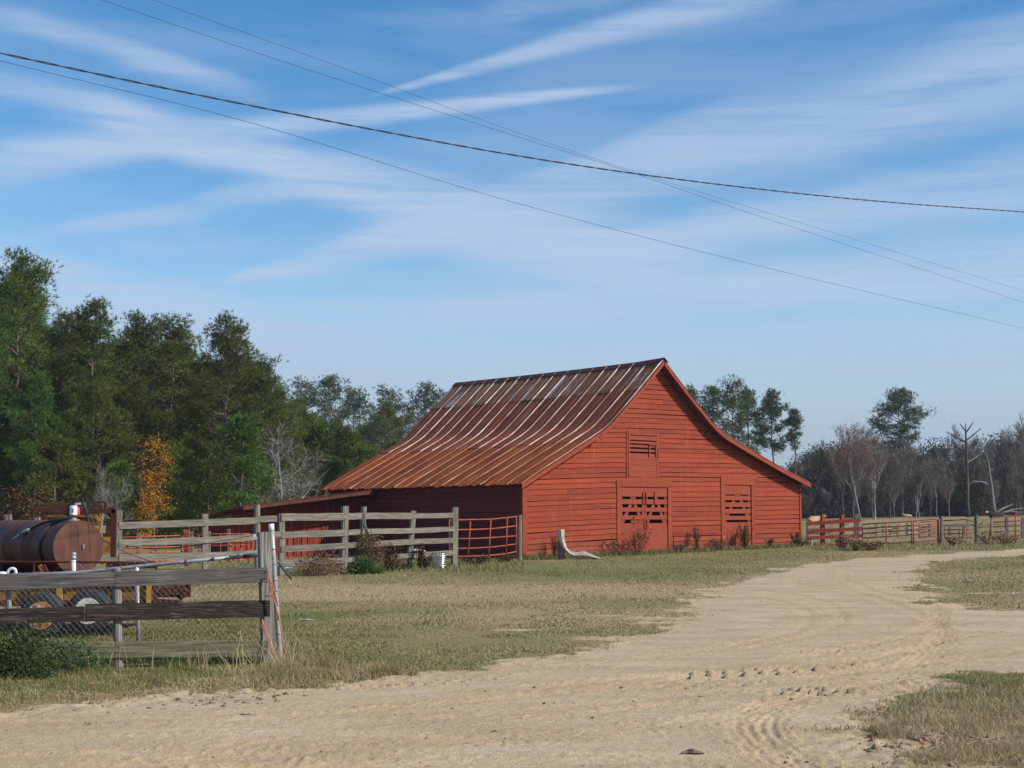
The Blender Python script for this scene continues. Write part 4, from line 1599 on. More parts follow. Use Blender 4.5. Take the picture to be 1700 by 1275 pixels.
def woods_right():
    r = random.Random(8)
    prot = []
    for k in range(5):
        parts, top, tips = bare_meshes(300 + k, bark=('greybark', 'darkbark', 'darkbark', 'whitebark', 'darkbark')[k], Ht=11, levels=3, kids=5, spread=.62, trunk_r=.15, fork=.35, twig_n=9, twig_len=1.1, twig_w=.022)
        prot.append((parts, top))
    # named ones
    parts, top, tips = bare_meshes(320, Ht=12, levels=3, kids=5, spread=.6, trunk_r=.2, fork=.4, twig_n=9, twig_len=.9, twig_w=.02, lean=-.15)
    rg = np.random.default_rng(5)
    P = tips[rg.integers(0, len(tips), 3200)] + rg.normal(0, .25, (3200, 3))
    v, t, c = leaves(rg, P, (.10, .2), np.ones((3200, 3)))
    parts.append(('buds', np_mesh('buds', v, t, M['leaf_red'], c)))
    tree_thing('maple_tree', 'leaning leafless tree with a rounded haze of reddish buds left of the lone pine', None, spot(1428, 132), parts, 0, top_h(1405, 702, 132) / top)
    for px, y, d, k, lab, rot in ((1452, 712, 134, 0, 'tall pale trunked bare tree right beside the reddish budded tree', 1.),
                                  (1478, 735, 138, 2, 'bare tree with crooked white limbs between reddish tree and lone pine', 2.),
                                  (1520, 770, 136, 3, 'bare tree just right of the lone pine trunk', 3.5),
                                  (1555, 745, 140, 0, 'pale bare tree between the lone pine and the dead snag', 4.2),
                                  (1700, 690, 150, 2, 'bare tree with the highest fine twigs at the right picture edge', 5.)):
        parts, top = prot[k]
        tree_thing('bare_tree', lab, 'leafless trees along the pasture edge', spot(px, d), parts, rot, top_h(px, y, d) / top)
    for row, (d, n, y0) in enumerate(((142, 12, 765), (150, 15, 735), (160, 17, 720), (172, 18, 712))):
        for i in range(n):
            px = 1335 + 400 * (i + r.uniform(.1, .9)) / n
            y = y0 + r.uniform(-8, 25) + (25 if px < 1400 else 0) + (18 if 1520 < px < 1590 else 0)
            parts, top = prot[r.randrange(5)]
            dd = d + r.uniform(-4, 4)
            tree_thing('bare_tree', 'leafless grey tree, %s row of the pasture wood, %s' % ({142: 'front', 150: 'second', 160: 'third', 172: 'rearmost'}[d], beside(px, RIGHT_MARKS)), 'leafless trees of the pasture wood', spot(px, dd), parts, r.uniform(0, 6.28), top_h(px, y, dd) / top)
    ev = [leafy(340 + k, 6, 5.4, 11000, (.12, .24), 'leaf_dark', blobs=26, tint=((1, 1, 1), (1.5, 1.1, .75), (1.9, 1.35, .7))[k]) for k in range(3)]
    for px, y, d, k, lab in ((1375, 748, 158, 0, 'round dark evergreen right beside the barn wall at the wood edge'),
                             (1357, 752, 163, 0, 'dark evergreen half hidden by the barn eave corner'),
                             (1548, 742, 165, 0, 'dark evergreen top rising right of the lone pine'),
                             (1612, 790, 146, 2, 'olive green leafy shrub below the dead snag'),
                             (1660, 735, 172, 0, 'dark evergreen top behind the broken trunk')):
        tree_thing('evergreen_bush', lab, 'evergreens at the pasture edge', spot(px, d), ev[k], r.uniform(0, 6.28), top_h(px, y, d) / 6)
    for i in range(34):
        px = 1330 + 400 * (i + r.uniform(.1, .9)) / 34
        d = r.uniform(150, 176)
        tree_thing('evergreen_bush', 'dark leafy undergrowth shrub in the pasture wood, ' + beside(px, RIGHT_MARKS), 'undergrowth of the pasture wood', spot(px, d), ev[r.choice((0, 0, 1, 1, 2))], r.uniform(0, 6.28), top_h(px, r.uniform(755, 820), d) / 6)
    # dead snag and broken trunk
    mb = MB()
    rr = random.Random(2)
    p = Vector(spot(1607, 138))
    h = top_h(1607, 702, 138)
    pts = [p + Vector((rr.uniform(-.06, .06), rr.uniform(-.06, .06), h * k)) for k in np.linspace(0, 1, 8)]
    mb.tube(pts, [.21, .18, .16, .15, .14, .12, .09, .04], 7)
    o = thing('dead_tree', 'dead snag with stubby upswept limbs forking at its top', 'tree', tuple(p))
    mb.build('trunk', M['darkbark'], o, smooth=True)
    for k, az, L, up in ((.82, 0.2, 1.9, .75), (.80, 2.9, 2.1, .55), (.72, .1, 1.0, .7), (.70, 3.3, 1.1, .5), (.9, .4, 1.3, 1.2), (.58, .2, 1.5, .6), (.55, 3.0, .9, .3), (.92, 2.8, .9, 1.3)):
        q = p + Vector((0, 0, h * k))
        d = Vector((math.cos(az), math.sin(az) * .4, up)).normalized()
        mb = MB()
        mb.tube([q, q + d * L * .5 + Vector((0, 0, -.04)), q + d * L], [.09, .07, .035], 5)
        mb.build('limb', M['darkbark'] if k != .58 else M['whitebark'], o)
    p = Vector(spot(1652, 136))
    h = top_h(1642, 752, 136)
    o = thing('broken_tree', 'leaning broken trunk with peeling pale bark near the right edge', 'tree', tuple(p))
    mb = MB()
    mb.tube([p + Vector((-.62 * k, 0, h * k)) for k in np.linspace(0, 1, 7)], [.26, .20, .18, .17, .15, .12, .04], 8, jit=.08)
    mb.build('trunk', M['greybark'], o, smooth=True)
    for k, az, L, up in ((.55, 3.0, 2.2, -.05), (.5, 3.3, 1.8, .25), (.72, .2, .5, .3)):
        q = p + Vector((-.62 * k, 0, h * k))
        d = Vector((math.cos(az), math.sin(az) * .4, up)).normalized()
        mb = MB()
        mb.tube([q, q + d * L * .5 + Vector((0, 0, .12)), q + d * L], [.09, .06, .03], 5)
        mb.build('limb', M['greybark'], o)


def far_wood():
    """woods on the horizon all round: beyond what one could count"""
    rg = np.random.default_rng(77)
    n = 190000
    a = rg.uniform(-math.pi, math.pi, n)
    front = rg.random(n) < .7
    a = np.where(front, rg.uniform(-.8, .8, n), a)
    d = rg.uniform(205, 245, n)
    x, y = np.sin(a) * d, np.cos(a) * d
    crown = 6.0 + 4.0 * fbm(a * 34 + 40, d * .10, 3) + 1.5 * (fbm(a * 150 + 40, d * .2, 2) - .5)
    crown = crown * np.where((a > .15) & (a < .5), .78, np.where(a < -.2, 1.0 + .9 * fbm(a * 55 + 20, d * .05, 3), 1.0))
    z = crown * rg.random(n) ** .75
    P = np.stack([x, y, H(x, y) + z], 1)
    tn = np.where((a > .19)[:, None], np.array([[1.7, 1.25, 1.15]]), np.array([[1, 1, 1]])) * (.7 + .6 * fbm(a * 60 + 9, d * .2, 2))[:, None]
    v, t, c = leaves(rg, P, (.28, .6), tn)
    o = link_mesh('distant_wood', np_mesh('distant_wood', v, t, M['leaf_dark'], c))
    tag(o, 'far wood closing the horizon', kind='stuff')
    # grey brush thicket along the pasture edge on the right
    n = 26000
    px = rg.uniform(1325, 1760, n)
    d = rg.uniform(146, 182, n)
    x = (px - 850) / FPX * d
    P = np.stack([x, d, H(x, d) + rg.random(n) ** 1.4 * 5.2], 1)
    D = unit(rg.normal(0, .55, (n, 3)) + np.array([0, 0, 1.0]))
    v, t, c = blades(rg, P, D, 3, (.8, 2.0), .035, .35, np.ones((n, 3)) * rg.uniform(.6, 1.2, (n, 1)))
    o = link_mesh('brush_thicket', np_mesh('brush_thicket', v, t, M['twig'], c))
    tag(o, 'grey leafless brush filling the wood edge', kind='stuff')


def near_trees():
    # bleached bare tree left of the barn
    d = 78
    parts, top, tips = bare_meshes(402, bark='whitebark', twig='twig_w', Ht=6, levels=3, kids=6, spread=1.5, trunk_r=.16, fork=.03, twig_n=7, twig_len=.8, twig_w=.009, up=.02)
    tree_thing('bare_tree', 'wide spreading bleached bare tree behind the lean-to shed', None, spot(462, d), parts, 1.3, top_h(470, 700, d) / top)
    parts, top, tips = bare_meshes(405, bark='whitebark', twig='twig_w', Ht=5, levels=3, kids=4, spread=.8, trunk_r=.08, fork=.2, twig_n=5, twig_len=.6, twig_w=.008)
    tree_thing('bare_tree', 'small pale bare sapling left of the orange tree', None, spot(172, 66), parts, .4, top_h(172, 770, 66) / top)
    # orange tree
    d = 62
    h = top_h(265, 732, d)
    parts, top, tips = bare_meshes(410, bark='darkbark', twig='twig', Ht=h, levels=2, kids=5, spread=.55, trunk_r=.06, fork=.25, twig_n=6, twig_len=.5, twig_w=.006)
    rg = np.random.default_rng(6)
    n = 5200
    cl = tips[rg.integers(0, len(tips), 90)] * np.array([[.8, .8, .98]])
    cl[::2, 2] *= rg.uniform(.25, .85, len(cl[::2]))
    cl[:, :2] *= (1.15 - .62 * cl[:, 2:3] / h)
    P = cl[rg.integers(0, 90, n)] + rg.normal(0, 1, (n, 3)) * rg.uniform(.08, .24, (n, 1))
    v, t, c = leaves(rg, P, (.06, .12), np.stack([rg.uniform(.6, 1.2, n), rg.uniform(.55, 1.25, n), rg.uniform(.5, 1.2, n)], 1))
    parts.append(('foliage', np_mesh('foliage', v, t, M['leaf_orange'], c)))
    tree_thing('autumn_tree', 'small tree in orange autumn leaf at the foot of the pine wood', None, spot(262, d), parts, .8, h / top)
    parts = leafy(412, 2.4, 2.2, 9000, (.04, .09), 'leaf_brown', blobs=30, tint=(.42, .30, .26))
    tree_thing('dry_bush', 'russet brown dry bush behind the tank at the left edge', None, spot(24, 37), parts, 0, top_h(24, 812, 37) / 2.4)


woods_left()
woods_right()
far_wood()
near_trees()

# ------------------------------------------------------------------ front fence of three boards, chain link behind it


def post(parent, name, mat, top, base, d, w, r=rnd, round_=False, extra=.25, seg=4, flat=True):
    """upright post from photo row top to base (pixels) at distance d"""
    a, b = W(*base, d), W(*top, d)
    a = a - Vector((0, 0, extra))
    mb = MB()
    if round_:
        mb.tube([a.lerp(b, k / 6) for k in range(7)], [w / 2 * r.uniform(.94, 1.06) for _ in range(7)], 10, jit=.05, r=r)
    else:
        mb.bar(a, b, w, w, up=(1, .45, 0), seg=seg, jit=w * .03, r=r)
    return mb.build(name, mat, parent)


def rail_px(parent, name, mat, pts, rad, n=6, mi=0):
    """tube through photo points (px, py, d)"""
    mb = MB()
    mb.tube([W(*q) for q in pts], rad, n)
    return mb.build(name, mat, parent, smooth=True)


def front_fence():
    r = random.Random(31)
    o = thing('board_fence', 'near weathered three board fence at the lower left corner of the yard', 'fence', tuple(W(200, 1105, 15.4).xy) + (0,))
    post(o, 'post', M['post_near'], (438.5, 883), (447, 1099), 16.05, .125, r, seg=6)
    post(o, 'post', M['post_near'], (193, 943.5), (198.5, 1112), 15.42, .095, r, True)
    post(o, 'post', M['post_near'], (14, 962), (17, 1118), 15.05, .06, r, True)
    post(o, 'post', M['post_near'], (-180, 950), (-178, 1130), 14.7, .11, r, True)

    def brd(mat, x0, y0, d0, x1, y1, d1, h, off=-.075, seg=9):
        mb = MB()
        a, b = W(x0, y0, d0 + off), W(x1, y1, d1 + off)
        mb.bar(a, b, .034, h, seg=seg, jit=.004, r=r)
        return mb.build('board', mat, o)
    D = lambda px: 15.0 + 1.0 * px / 440
    post(o, 'post', M['post_near'], (-560, 960), (-560, 1150), 13.8, .10, r, True)
    for y0, y1, m, h in ((984, 973, 'board_near', .15), (1044, 1032, 'board_dark', .155), (1094, 1082, 'board_green', .165)):
        brd(M[m], -560, y0, D(-560), -191, y1, D(-191), h)
    brd(M['board_near'], -190, 972.5, D(-190), 190, 961.5, D(190), .15)
    brd(M['board_near'], 191, 961.2, D(191), 444, 954.5, D(444), .162)
    brd(M['board_dark'], -190, 1031, D(-190), 140, 1019, D(140), .155)
    brd(M['board_dark'], 141, 1017.5, D(141), 448, 1010, D(448), .178, -.078)
    brd(M['board_green'], -190, 1081, D(-190), 190, 1078.5, D(190), .165)
    brd(M['board_green'], 191, 1078.5, D(191), 443, 1076.5, D(443), .168)
    for px, y in ((196, 955), (196, 968), (196, 1013), (196, 1024), (440, 950), (440, 960), (441, 1004), (197, 1074), (197, 1083)):
        mb = MB()
        p = W(px, y, D(px) - .095)
        mb.tube([p, p + Vector((0, -.008, 0))], .007, 6)
        mb.build('nail', M['rwire'], o)

    c = thing('chain_link_fence', 'sagging chain link fence with galvanised pipes behind the near board fence', 'fence', tuple(W(220, 1100, 16.3).xy) + (0,))
    rail_px(c, 'top_rail', M['pipe'], [(-30, 957, 15.9), (126, 951, 16.2), (280, 935, 16.3), (405, 923.5, 16.35)], .021, 8)
    rail_px(c, 'rail_sleeve', M['pipe_green'], [(404, 923.6, 16.35), (432, 920.8, 16.36)], .023, 8)
    mb = MB()
    a, b = W(227, 946, 16.25), W(231.5, 1108, 16.25) - Vector((0, 0, .1))
    mb.tube([a, b], .024, 10)
    pp = mb.build('pipe_post', M['pipe'], c, smooth=True)
    mb = MB()
    mb.lathe(a - Vector((0, 0, .04)), (0, 0, 1), [(0, .027), (.045, .026), (.065, .012), (.068, .002)], 10)
    mb.build('cap', M['white'], pp, smooth=True)
    # mesh: straight wires zigzagging along both diagonals
    mb = MB()
    x0, x1 = W(-120, 1000, 15.9).x, W(434, 1000, 16.3).x
    P0, P1 = W(-120, 1000, 15.9), W(434, 1000, 16.3)
    dirx = (P1 - P0)
    dirx.z = 0
    Lx = dirx.length
    dirx.normalize()
    z0, z1 = .06, 1.10
    st = .066
    topz = lambda s: .90 + .22 * s / Lx

    def pt(s, z, k):
        return Vector((P0.x, P0.y, 0)) + dirx * s + Vector((0, (.004 if k else -.004) + .01 * math.sin(s * 3 + z * 5), z + .012 * math.sin(s * 2.1)))
    nn = int((Lx + 1.2) / st)
    for i in range(-18, nn):
        for k in (0, 1):
            s = i * st
            pts = []
            for j in range(0, 9):
                z = z0 + (z1 - z0) * j / 8
                ss = s + (z - z0) * (1 if k else -1) * .92 + (0 if k else 1.0)
                if 0 <= ss <= Lx and z <= topz(ss) + .04:
                    pts.append(pt(ss, z, k))
            if len(pts) > 1:
                mb.tube(pts, .0021, 3, False)
    tag(mb.build('wire_mesh', M['wire'], c), kind='stuff')
    # hooked wire ends above the rail, barbed strands
    for px in (200, 185, 178, 165, 152, 210, 224, 240, 257, 274, 160, 140):
        y = 951 - (px - 126) * .104
        rail_px(c, 'wire_tie', M['wire'], [(px, y, 16.22), (px + 1.5, y - 5, 16.2), (px - 1, y - 8, 16.2), (px - 3, y - 6, 16.2)], .0028, 4)
    for px in (265, 310, 355, 395):
        y = 936.5 - (px - 265) * .098
        mb = MB()
        p = W(px, y, 16.3)
        t = (W(px + 10, y - 1, 16.3) - p).normalized()
        mb.tube([p - t * .006, p + t * .006], .026, 10)
        mb.build('rail_tie', M['wire'], c)
    rail_px(c, 'barbed_wire', M['rwire'], [(437, 887, 16.1), (420, 889, 16.3), (390, 894, 16.5), (350, 901, 16.8), (310, 907, 17.1), (250, 912, 17.6), (170, 899, 18.4)], .0042, 4)
    rail_px(c, 'barbed_wire', M['rwire'], [(165, 893, 18.6), (190, 908, 18.2), (215, 920, 17.6), (245, 930, 17.0), (262, 936, 16.5)], .0045, 4)
    rail_px(c, 'loose_wire', M['wire'], [(84, 952, 16.2), (100, 941, 16.2), (121, 932, 16.2), (133, 937, 16.2), (141, 950, 16.2)], .004, 4)
    mb = MB()
    a, b = W(421.5, 887.5, 16.2), W(426, 895, 16.2)
    mb.bar(a, b, .012, .03)
    mb.build('wire_clip', M['white'], c)

    g = thing('gate_pipe', 'galvanised pipe leaning against the end post of the near fence', 'pipe', tuple(W(465, 1096, 15.95).xy) + (0,))
    mb = MB()
    a, m, b = W(465.5, 1097, 16.22), W(457.5, 985, 16.2), W(450.5, 874, 16.18)
    mb.tube([a - Vector((0, 0, .08)), a, a.lerp(m, .5), m, m.lerp(b, .5), b], .029, 12)
    mb.build('pipe', M['pipe'], g, smooth=True)
    mb = MB()
    mb.tube([W(450.9, 882, 16.18), W(450.2, 869.5, 16.18)], .031, 12)
    mb.build('end_sleeve', M['white'], g, smooth=True)
    for k in (.2, .31, .52, .60, .72, .83):
        p = a.lerp(b, k)
        t = (b - a).normalized()
        mb = MB()
        mb.tube([p - t * .006, p, p + t * .006], [.033, .036, .033], 10)
        mb.build('wire_wrap', M['wire'], g)
    for i, pts in enumerate((((452, 925), (456, 926), (453, 929), (449, 927)),)):
        rail_px(g, 'wire_wrap', M['wire'], [(x, y, 16.15) for x, y in pts], .004, 4)
    rod = rail_px(None, 'steel_rod', M['pipe_green'], [(462.5, 934, 16.26), (470, 945, 16.7), (484, 961, 17.3)], .011, 6)
    tag(rod, 'thin dark green steel rod sticking out behind the leaning pipe', 'rod')
    t = thing('baling_twine', 'tangle of orange baling twine hanging on the end post of the near fence', 'twine', tuple(W(455, 1095, 15.9).xy) + (0,))
    for pts in (((446, 951), (449, 965), (447, 975), (452, 985), (455, 997), (459, 1010), (463, 1022), (466, 1040), (469, 1062), (472, 1086)),
                ((448, 953), (446, 966), (450, 976), (453, 990), (457, 1004), (461, 1018), (462, 1030)),
                ((447, 958), (452, 970), (455, 982), (459, 993), (461, 1006)),
                ((435, 1028), (438, 1040), (443, 1052), (448, 1064), (451, 1078), (454, 1098)),
                ((436, 1030), (434, 1040), (439, 1048), (445, 1058), (450, 1072), (452, 1090)),
                ((441, 991), (446, 988), (452, 989), (457, 991))):
        rail_px(t, 'strand', M['twine'], [(x, y, 15.86) for x, y in pts], .0075, 5)


# ------------------------------------------------------------------ fuel tank trailer


def wheel(parent, c, rad, wd, rim_mat, seed):
    """tyre with tread, rim with dish and hub; axle along y"""
    r = random.Random(seed)
    w = MB()
    prof = [(-.5, .60), (-.5, .80), (-.42, .93), (-.30, 1.0), (.30, 1.0), (.42, .93), (.5, .80), (.5, .60)]
    n = 40
    pts, fs = [], []
    for i in range(n):
        a = 2 * math.pi * i / n
        for j, (y, q) in enumerate(prof):
            k = rad * q * (1 - (.022 if (i % 2 and 3 <= j <= 4) else 0))
            pts.append(c + Vector((math.cos(a) * k, y * wd, math.sin(a) * k)))
    m = len(prof)
    for i in range(n):
        for j in range(m - 1):
            fs.append((i * m + j, ((i + 1) % n) * m + j, ((i + 1) % n) * m + j + 1, i * m + j + 1))
    w.add(pts, fs)
    tyre = w.build('wheel', M['rubber'], parent, smooth=True)
    rm = MB()
    rm.lathe(c + Vector((0, -.47 * wd, 0)), (0, 1, 0), [(0, rad * .60), (-.012, rad * .60), (-.012, rad * .54), (.035, rad * .50), (.05, rad * .42), (.03, rad * .30), (.02, rad * .16), (-.03, rad * .15), (-.035, .002)][::1], 28)
    rm.build('rim', rim_mat, tyre)
    for k in range(5):
        a = k * 1.2566 + .4
        mb = MB()
        q = c + Vector((math.cos(a) * rad * .25, -.47 * wd + .02, math.sin(a) * rad * .25))
        mb.tube([q, q + Vector((0, -.022, 0))], .011, 6)
        mb.build('lug_nut', M['rusty'], tyre)
    return tyre


def trailer():
    d = 19.5
    o = thing('tank_trailer', 'rusty yellow tandem wheel trailer standing behind the near fence', 'trailer', tuple(W(110, 1060, 20).xy) + (gz(-6, 20),))
    P = lambda px, py, dd=d: W(px, py, dd)
    zb, zt = P(100, 1000).z, P(100, 972).z
    xl, xr = P(-330, 990).x, P(258, 990).x

    def bx(name, mat, x0, x1, y0, y1, z0, z1):
        mb = MB()
        mb.box(((x0 + x1) / 2, (y0 + y1) / 2, (z0 + z1) / 2), (x1 - x0, y1 - y0, z1 - z0))
        return mb.build(name, mat, o)
    for i in range(6):
        a, b = xl + (xr - xl) * i / 6, xl + (xr - xl) * (i + 1) / 6
        bx('side_panel', M['yellow'], a + .01, b - .012, d - .02 + .003 * (i % 2), d + .02, zb + .03, zt - .03)
    bx('lower_rail', M['rusty'], xl, xr + .08, d - .05, d + .03, zb - .05, zb + .028)
    bx('upper_rail', M['rusty'], xl, xr, d - .045, d + .03, zt - .028, zt + .02)
    bx('deck', M['rusty'], xl, xr, d + .03, d + 2.1, zt - .08, zt - .03)
    bx('far_rail', M['rusty'], xl, xr, d + 2.1, d + 2.16, zb - .05, zt + .02)
    for px, m, w in ((-200, 'rusty', .05), (-100, 'yellow_b', .06), (50, 'rusty', .05), (101, 'yellow_b', .075), (188, 'rusty', .05), (249, 'yellow_b', .065), (260, 'rusty', .05)):
        x = P(px, 990).x
        bx('stake_pocket', M[m], x - w / 2, x + w / 2, d - .075, d - .046, zb - .02, zt + .01)
    # pipe rail along the top with its uprights
    z = P(100, 934).z
    mb = MB()
    mb.tube([Vector((xl, d + .1, z)), Vector((P(120, 934).x, d + .1, z + .005)), Vector((P(255, 934).x, d + .1, z))], .016, 8)
    mb.build('hand_rail', M['rusty'], o, smooth=True)
    mb = MB()
    mb.bar((P(170, 940).x, d + .2, z - .05), (P(256, 940).x, d + .2, z - .05), .05, .07)
    mb.build('hand_rail', M['rusty'], o)
    for px in (-150, 52, 256):
        mb = MB()
        x = P(px, 940).x
        mb.tube([Vector((x, d + .1, zt)), Vector((x, d + .1, z))], .018, 6)
        mb.build('rail_upright', M['rusty'], o)
    for px, m in ((72, 'panel_o'), (78, 'rusty')):
        mb = MB()
        mb.bar(P(px + 5, 962, d + .5), P(px - 6, 938, d + .5), .04, .05)
        mb.build('tank_leg', M[m], o)
    mb = MB()
    a, b = W(122, 925, 19.42), W(122, 972, 19.42)
    mb.tube([a, b], .031, 10)
    pp = mb.build('vent_pipe', M['cream'], o, smooth=True)
    mb = MB()
    mb.lathe(a - Vector((0, 0, .03)), (0, 0, 1), [(0, .04), (.036, .04), (.042, .029), (.06, .039), (.09, .034), (.10, .003)], 12)
    mb.build('cap', M['pipe'], pp, smooth=True)
    # tongue and scrap iron at the right end
    for k, (px, py, w, h) in enumerate(((272, 983, .13, .11), (286, 979, .10, .13), (298, 984, .09, .10), (290, 990, .14, .05))):
        c = P(px, py)
        mb = MB()
        mb.box((c.x, d + .1 + .05 * k, c.z), (w, .12, h), Matrix.Rotation(.25 * k, 3, 'Y'))
        mb.build('hitch_iron', M['rusty'], o)
    mb = MB()
    mb.bar(P(258, 997), P(300, 1000), .07, .05)
    mb.build('tongue', M['rusty'], o)
    wheel(o, P(72, 1021, 19.28), .302, .20, M['rim_o'], 1)
    wheel(o, P(149.5, 1013.5, 19.3), .286, .20, M['rim_w'], 2)
    wheel(o, P(72, 1021, 19.28) + Vector((0, 2.2, 0)), .302, .20, M['rim_o'], 1)
    wheel(o, P(149.5, 1013.5, 19.3) + Vector((0, 2.2, 0)), .286, .20, M['rim_w'], 2)
    for px in (72, 149.5):
        c = P(px, 1018)
        mb = MB()
        mb.tube([Vector((c.x, d - .1, c.z)), Vector((c.x, d + 2.0, c.z))], .035, 8)
        mb.build('axle', M['rusty'], o)
        mb = MB()
        mb.bar(Vector((c.x, d + .15, c.z)), Vector((c.x, d + .15, zb)), .08, .10)
        mb.build('spring_hanger', M['rusty'], o)
    # fuel tank
    R_ = .372
    al = R(42)
    ax = Vector((-math.sin(al), math.cos(al), 0))
    c0 = W(130, 908.5, 20.2)
    t = thing('fuel_tank', 'large rusty cylindrical fuel tank with hose and pump lying on the trailer', 'tank', (c0.x, c0.y, c0.z - R_))
    mb = MB()
    Ln = 2.5
    prof = [(-.004, .002), (-.004, R_ * .93), (-.012, R_ * .955), (-.012, R_), (.006, R_ * 1.004), (.01, R_ * .995)]
    for k in (.42, 1.05, 1.7, 2.3):
        prof += [(k - .014, R_ * .995), (k - .008, R_ * 1.006), (k + .008, R_ * 1.006), (k + .014, R_ * .995)]
    prof += [(Ln, R_), (Ln + .01, R_ * .95), (Ln + .01, .002)]
    mb.lathe(c0, ax, prof, 64)
    tk = mb.build('shell', M['tank'], t, smooth=False)
    for p in tk.data.polygons:
        p.use_smooth = len(p.vertices) == 4 and abs(p.normal.dot(ax)) < .35
    sd = Vector((ax.y, -ax.x, 0))                   # across the cap, to the right
    for a in (-.03, .14):
        mb = MB()
        q = c0 - ax * .014
        mb.bar(q + sd * a + Vector((0, 0, R_ * .85)), q + sd * (a + .05) + Vector((0, 0, -.08 if a < 0 else -.2)), .006, .012, up=sd)
        mb.build('weld_seam', M['tank'], t)
    mb = MB()
    q = c0 - ax * .03 + sd * .06 + Vector((0, 0, -.02))
    mb.tube([q, q + Vector((0, 0, .06))], .012, 8)
    mb.build('valve', M['steel'], t)
    for k in (.35, 1.9):
        mb = MB()
        q = c0 + ax * k
        A, B = q - sd * .3, q + sd * .3
        mb.hexa([A - ax * .03 + Vector((0, 0, -.47)), B - ax * .03 + Vector((0, 0, -.47)), B - ax * .03 + Vector((0, 0, -.24)), q - ax * .03 + Vector((0, 0, -R_ - .01)), A - ax * .03 + Vector((0, 0, -.24))],
                [A + ax * .03 + Vector((0, 0, -.47)), B + ax * .03 + Vector((0, 0, -.47)), B + ax * .03 + Vector((0, 0, -.24)), q + ax * .03 + Vector((0, 0, -R_ - .01)), A + ax * .03 + Vector((0, 0, -.24))])
        mb.build('cradle', M['rusty'], t)
    # pump on top
    tp = c0 + ax * .16 + Vector((0, 0, R_))
    u = Vector((0, 0, 1))
    pm = MB()
    pm.lathe(tp - u * .01, u, [(0, .075), (.02, .075), (.022, .035), (.05, .035)], 16)
    fl = pm.build('pump', M['steel'], t)
    mb = MB()
    mb.lathe(tp + u * .05 + Vector((.02, 0, 0)), u, [(0, .05), (.04, .062), (.12, .058), (.15, .03)], 14)
    mb.build('pump_body', M['redp'], fl, smooth=True)
    mb = MB()
    mb.lathe(tp + u * .07 + Vector((.01, -.07, 0)), u, [(0, .046), (.01, .052), (.125, .052), (.135, .046)], 18)
    mb.build('filter_canister', M['white'], fl)
    for k in (.055, .085):
        mb = MB()
        q = tp + u * (.07 + k) + Vector((.01, -.1235, 0))
        mb.box(q + Vector((.008, 0, 0)), (.026, .003, .010))
        mb.box(q + Vector((.012, 0, -.01)), (.010, .003, .012))
        mb.build('filter_print', M['ink'], fl)
    mb = MB()
    mb.box(tp + u * .14 + Vector((-.075, .02, 0)), (.05, .07, .17))
    mb.box(tp + u * .225 + Vector((-.04, 0, 0)), (.09, .05, .025))
    mb.build('pump_motor', M['black'], fl)
    mb = MB()
    mb.lathe(tp + u * .215 + Vector((.05, .0, 0)), u, [(0, .05), (.02, .055), (.03, .03)], 12)
    mb.build('pump_cap', M['steel'], fl)
    mb = MB()
    h = [tp + Vector((.06, 0, .20)), tp + Vector((.12, 0, .235)), tp + Vector((.16, .0, .16)), tp + Vector((.185, .02, .02)), tp + Vector((.21, .03, -.08))]
    mb.tube(smooth_line([tuple(q) for q in h], 5), .016, 8)
    mb.build('hose', M['black'], fl, smooth=True)

    def on_tank(k, a, off=.015):
        """point on the shell: k along the axis, a round from the top towards the left side"""
        return c0 + ax * k + (u * math.cos(a) - sd * math.sin(a)) * (R_ + off)
    mb = MB()
    mb.tube(smooth_line([tuple(on_tank(.2, 0, .02)), tuple(on_tank(.45, .15)), tuple(on_tank(.70, .45)), tuple(on_tank(.84, .75)), tuple(on_tank(.92, .92, .02))], 6), .015, 8)
    mb.build('fuel_hose', M['black'], t, smooth=True)
    mb = MB()
    mb.tube([on_tank(.40, a) for a in np.linspace(.25, 2.6, 14)], .017, 8)
    mb.build('fuel_hose', M['black'], t, smooth=True)
    a, b = on_tank(.90, .9, .03), on_tank(1.06, 1.12, .03)
    mb = MB()
    mb.tube([a, a.lerp(b, .35), a.lerp(b, .7), b], [.014, .028, .03, .018], 8)
    nz = mb.build('nozzle', M['steel'], t, smooth=True)
    mb = MB()
    mb.tube([b, b.lerp(on_tank(1.20, 1.30, .06), .5), on_tank(1.24, 1.32, .05)], [.014, .011, .009], 8)
    mb.build('spout', M['steel'], nz, smooth=True)
    mb = MB()
    mb.tube([a, on_tank(1.0, 1.16, .07), on_tank(1.10, 1.28, .02)], .007, 6)
    mb.build('trigger_guard', M['black'], nz, smooth=True)
    # jug at the left edge
    q = P(14, 966, 19.46)
    j = thing('plastic_jug', 'white plastic jug with a loop handle behind the top board at the left edge', 'jug', (q.x, q.y, zt + .02))
    mb = MB()
    b0 = Vector((q.x - .10, d - .02, zt + .02))
    mb.lathe(b0, u, [(0, .085), (.01, .095), (.12, .095), (.15, .07), (.165, .04)], 14)
    mb.build('body', M['white'], j, smooth=True)
    mb = MB()
    mb.tube(smooth_line([tuple(b0 + Vector(v)) for v in ((.06, 0, .12), (.10, 0, .19), (.15, 0, .205), (.185, 0, .18), (.19, 0, .1), (.17, 0, .03))], 5), .02, 8)
    mb.build('handle', M['white'], j, smooth=True)


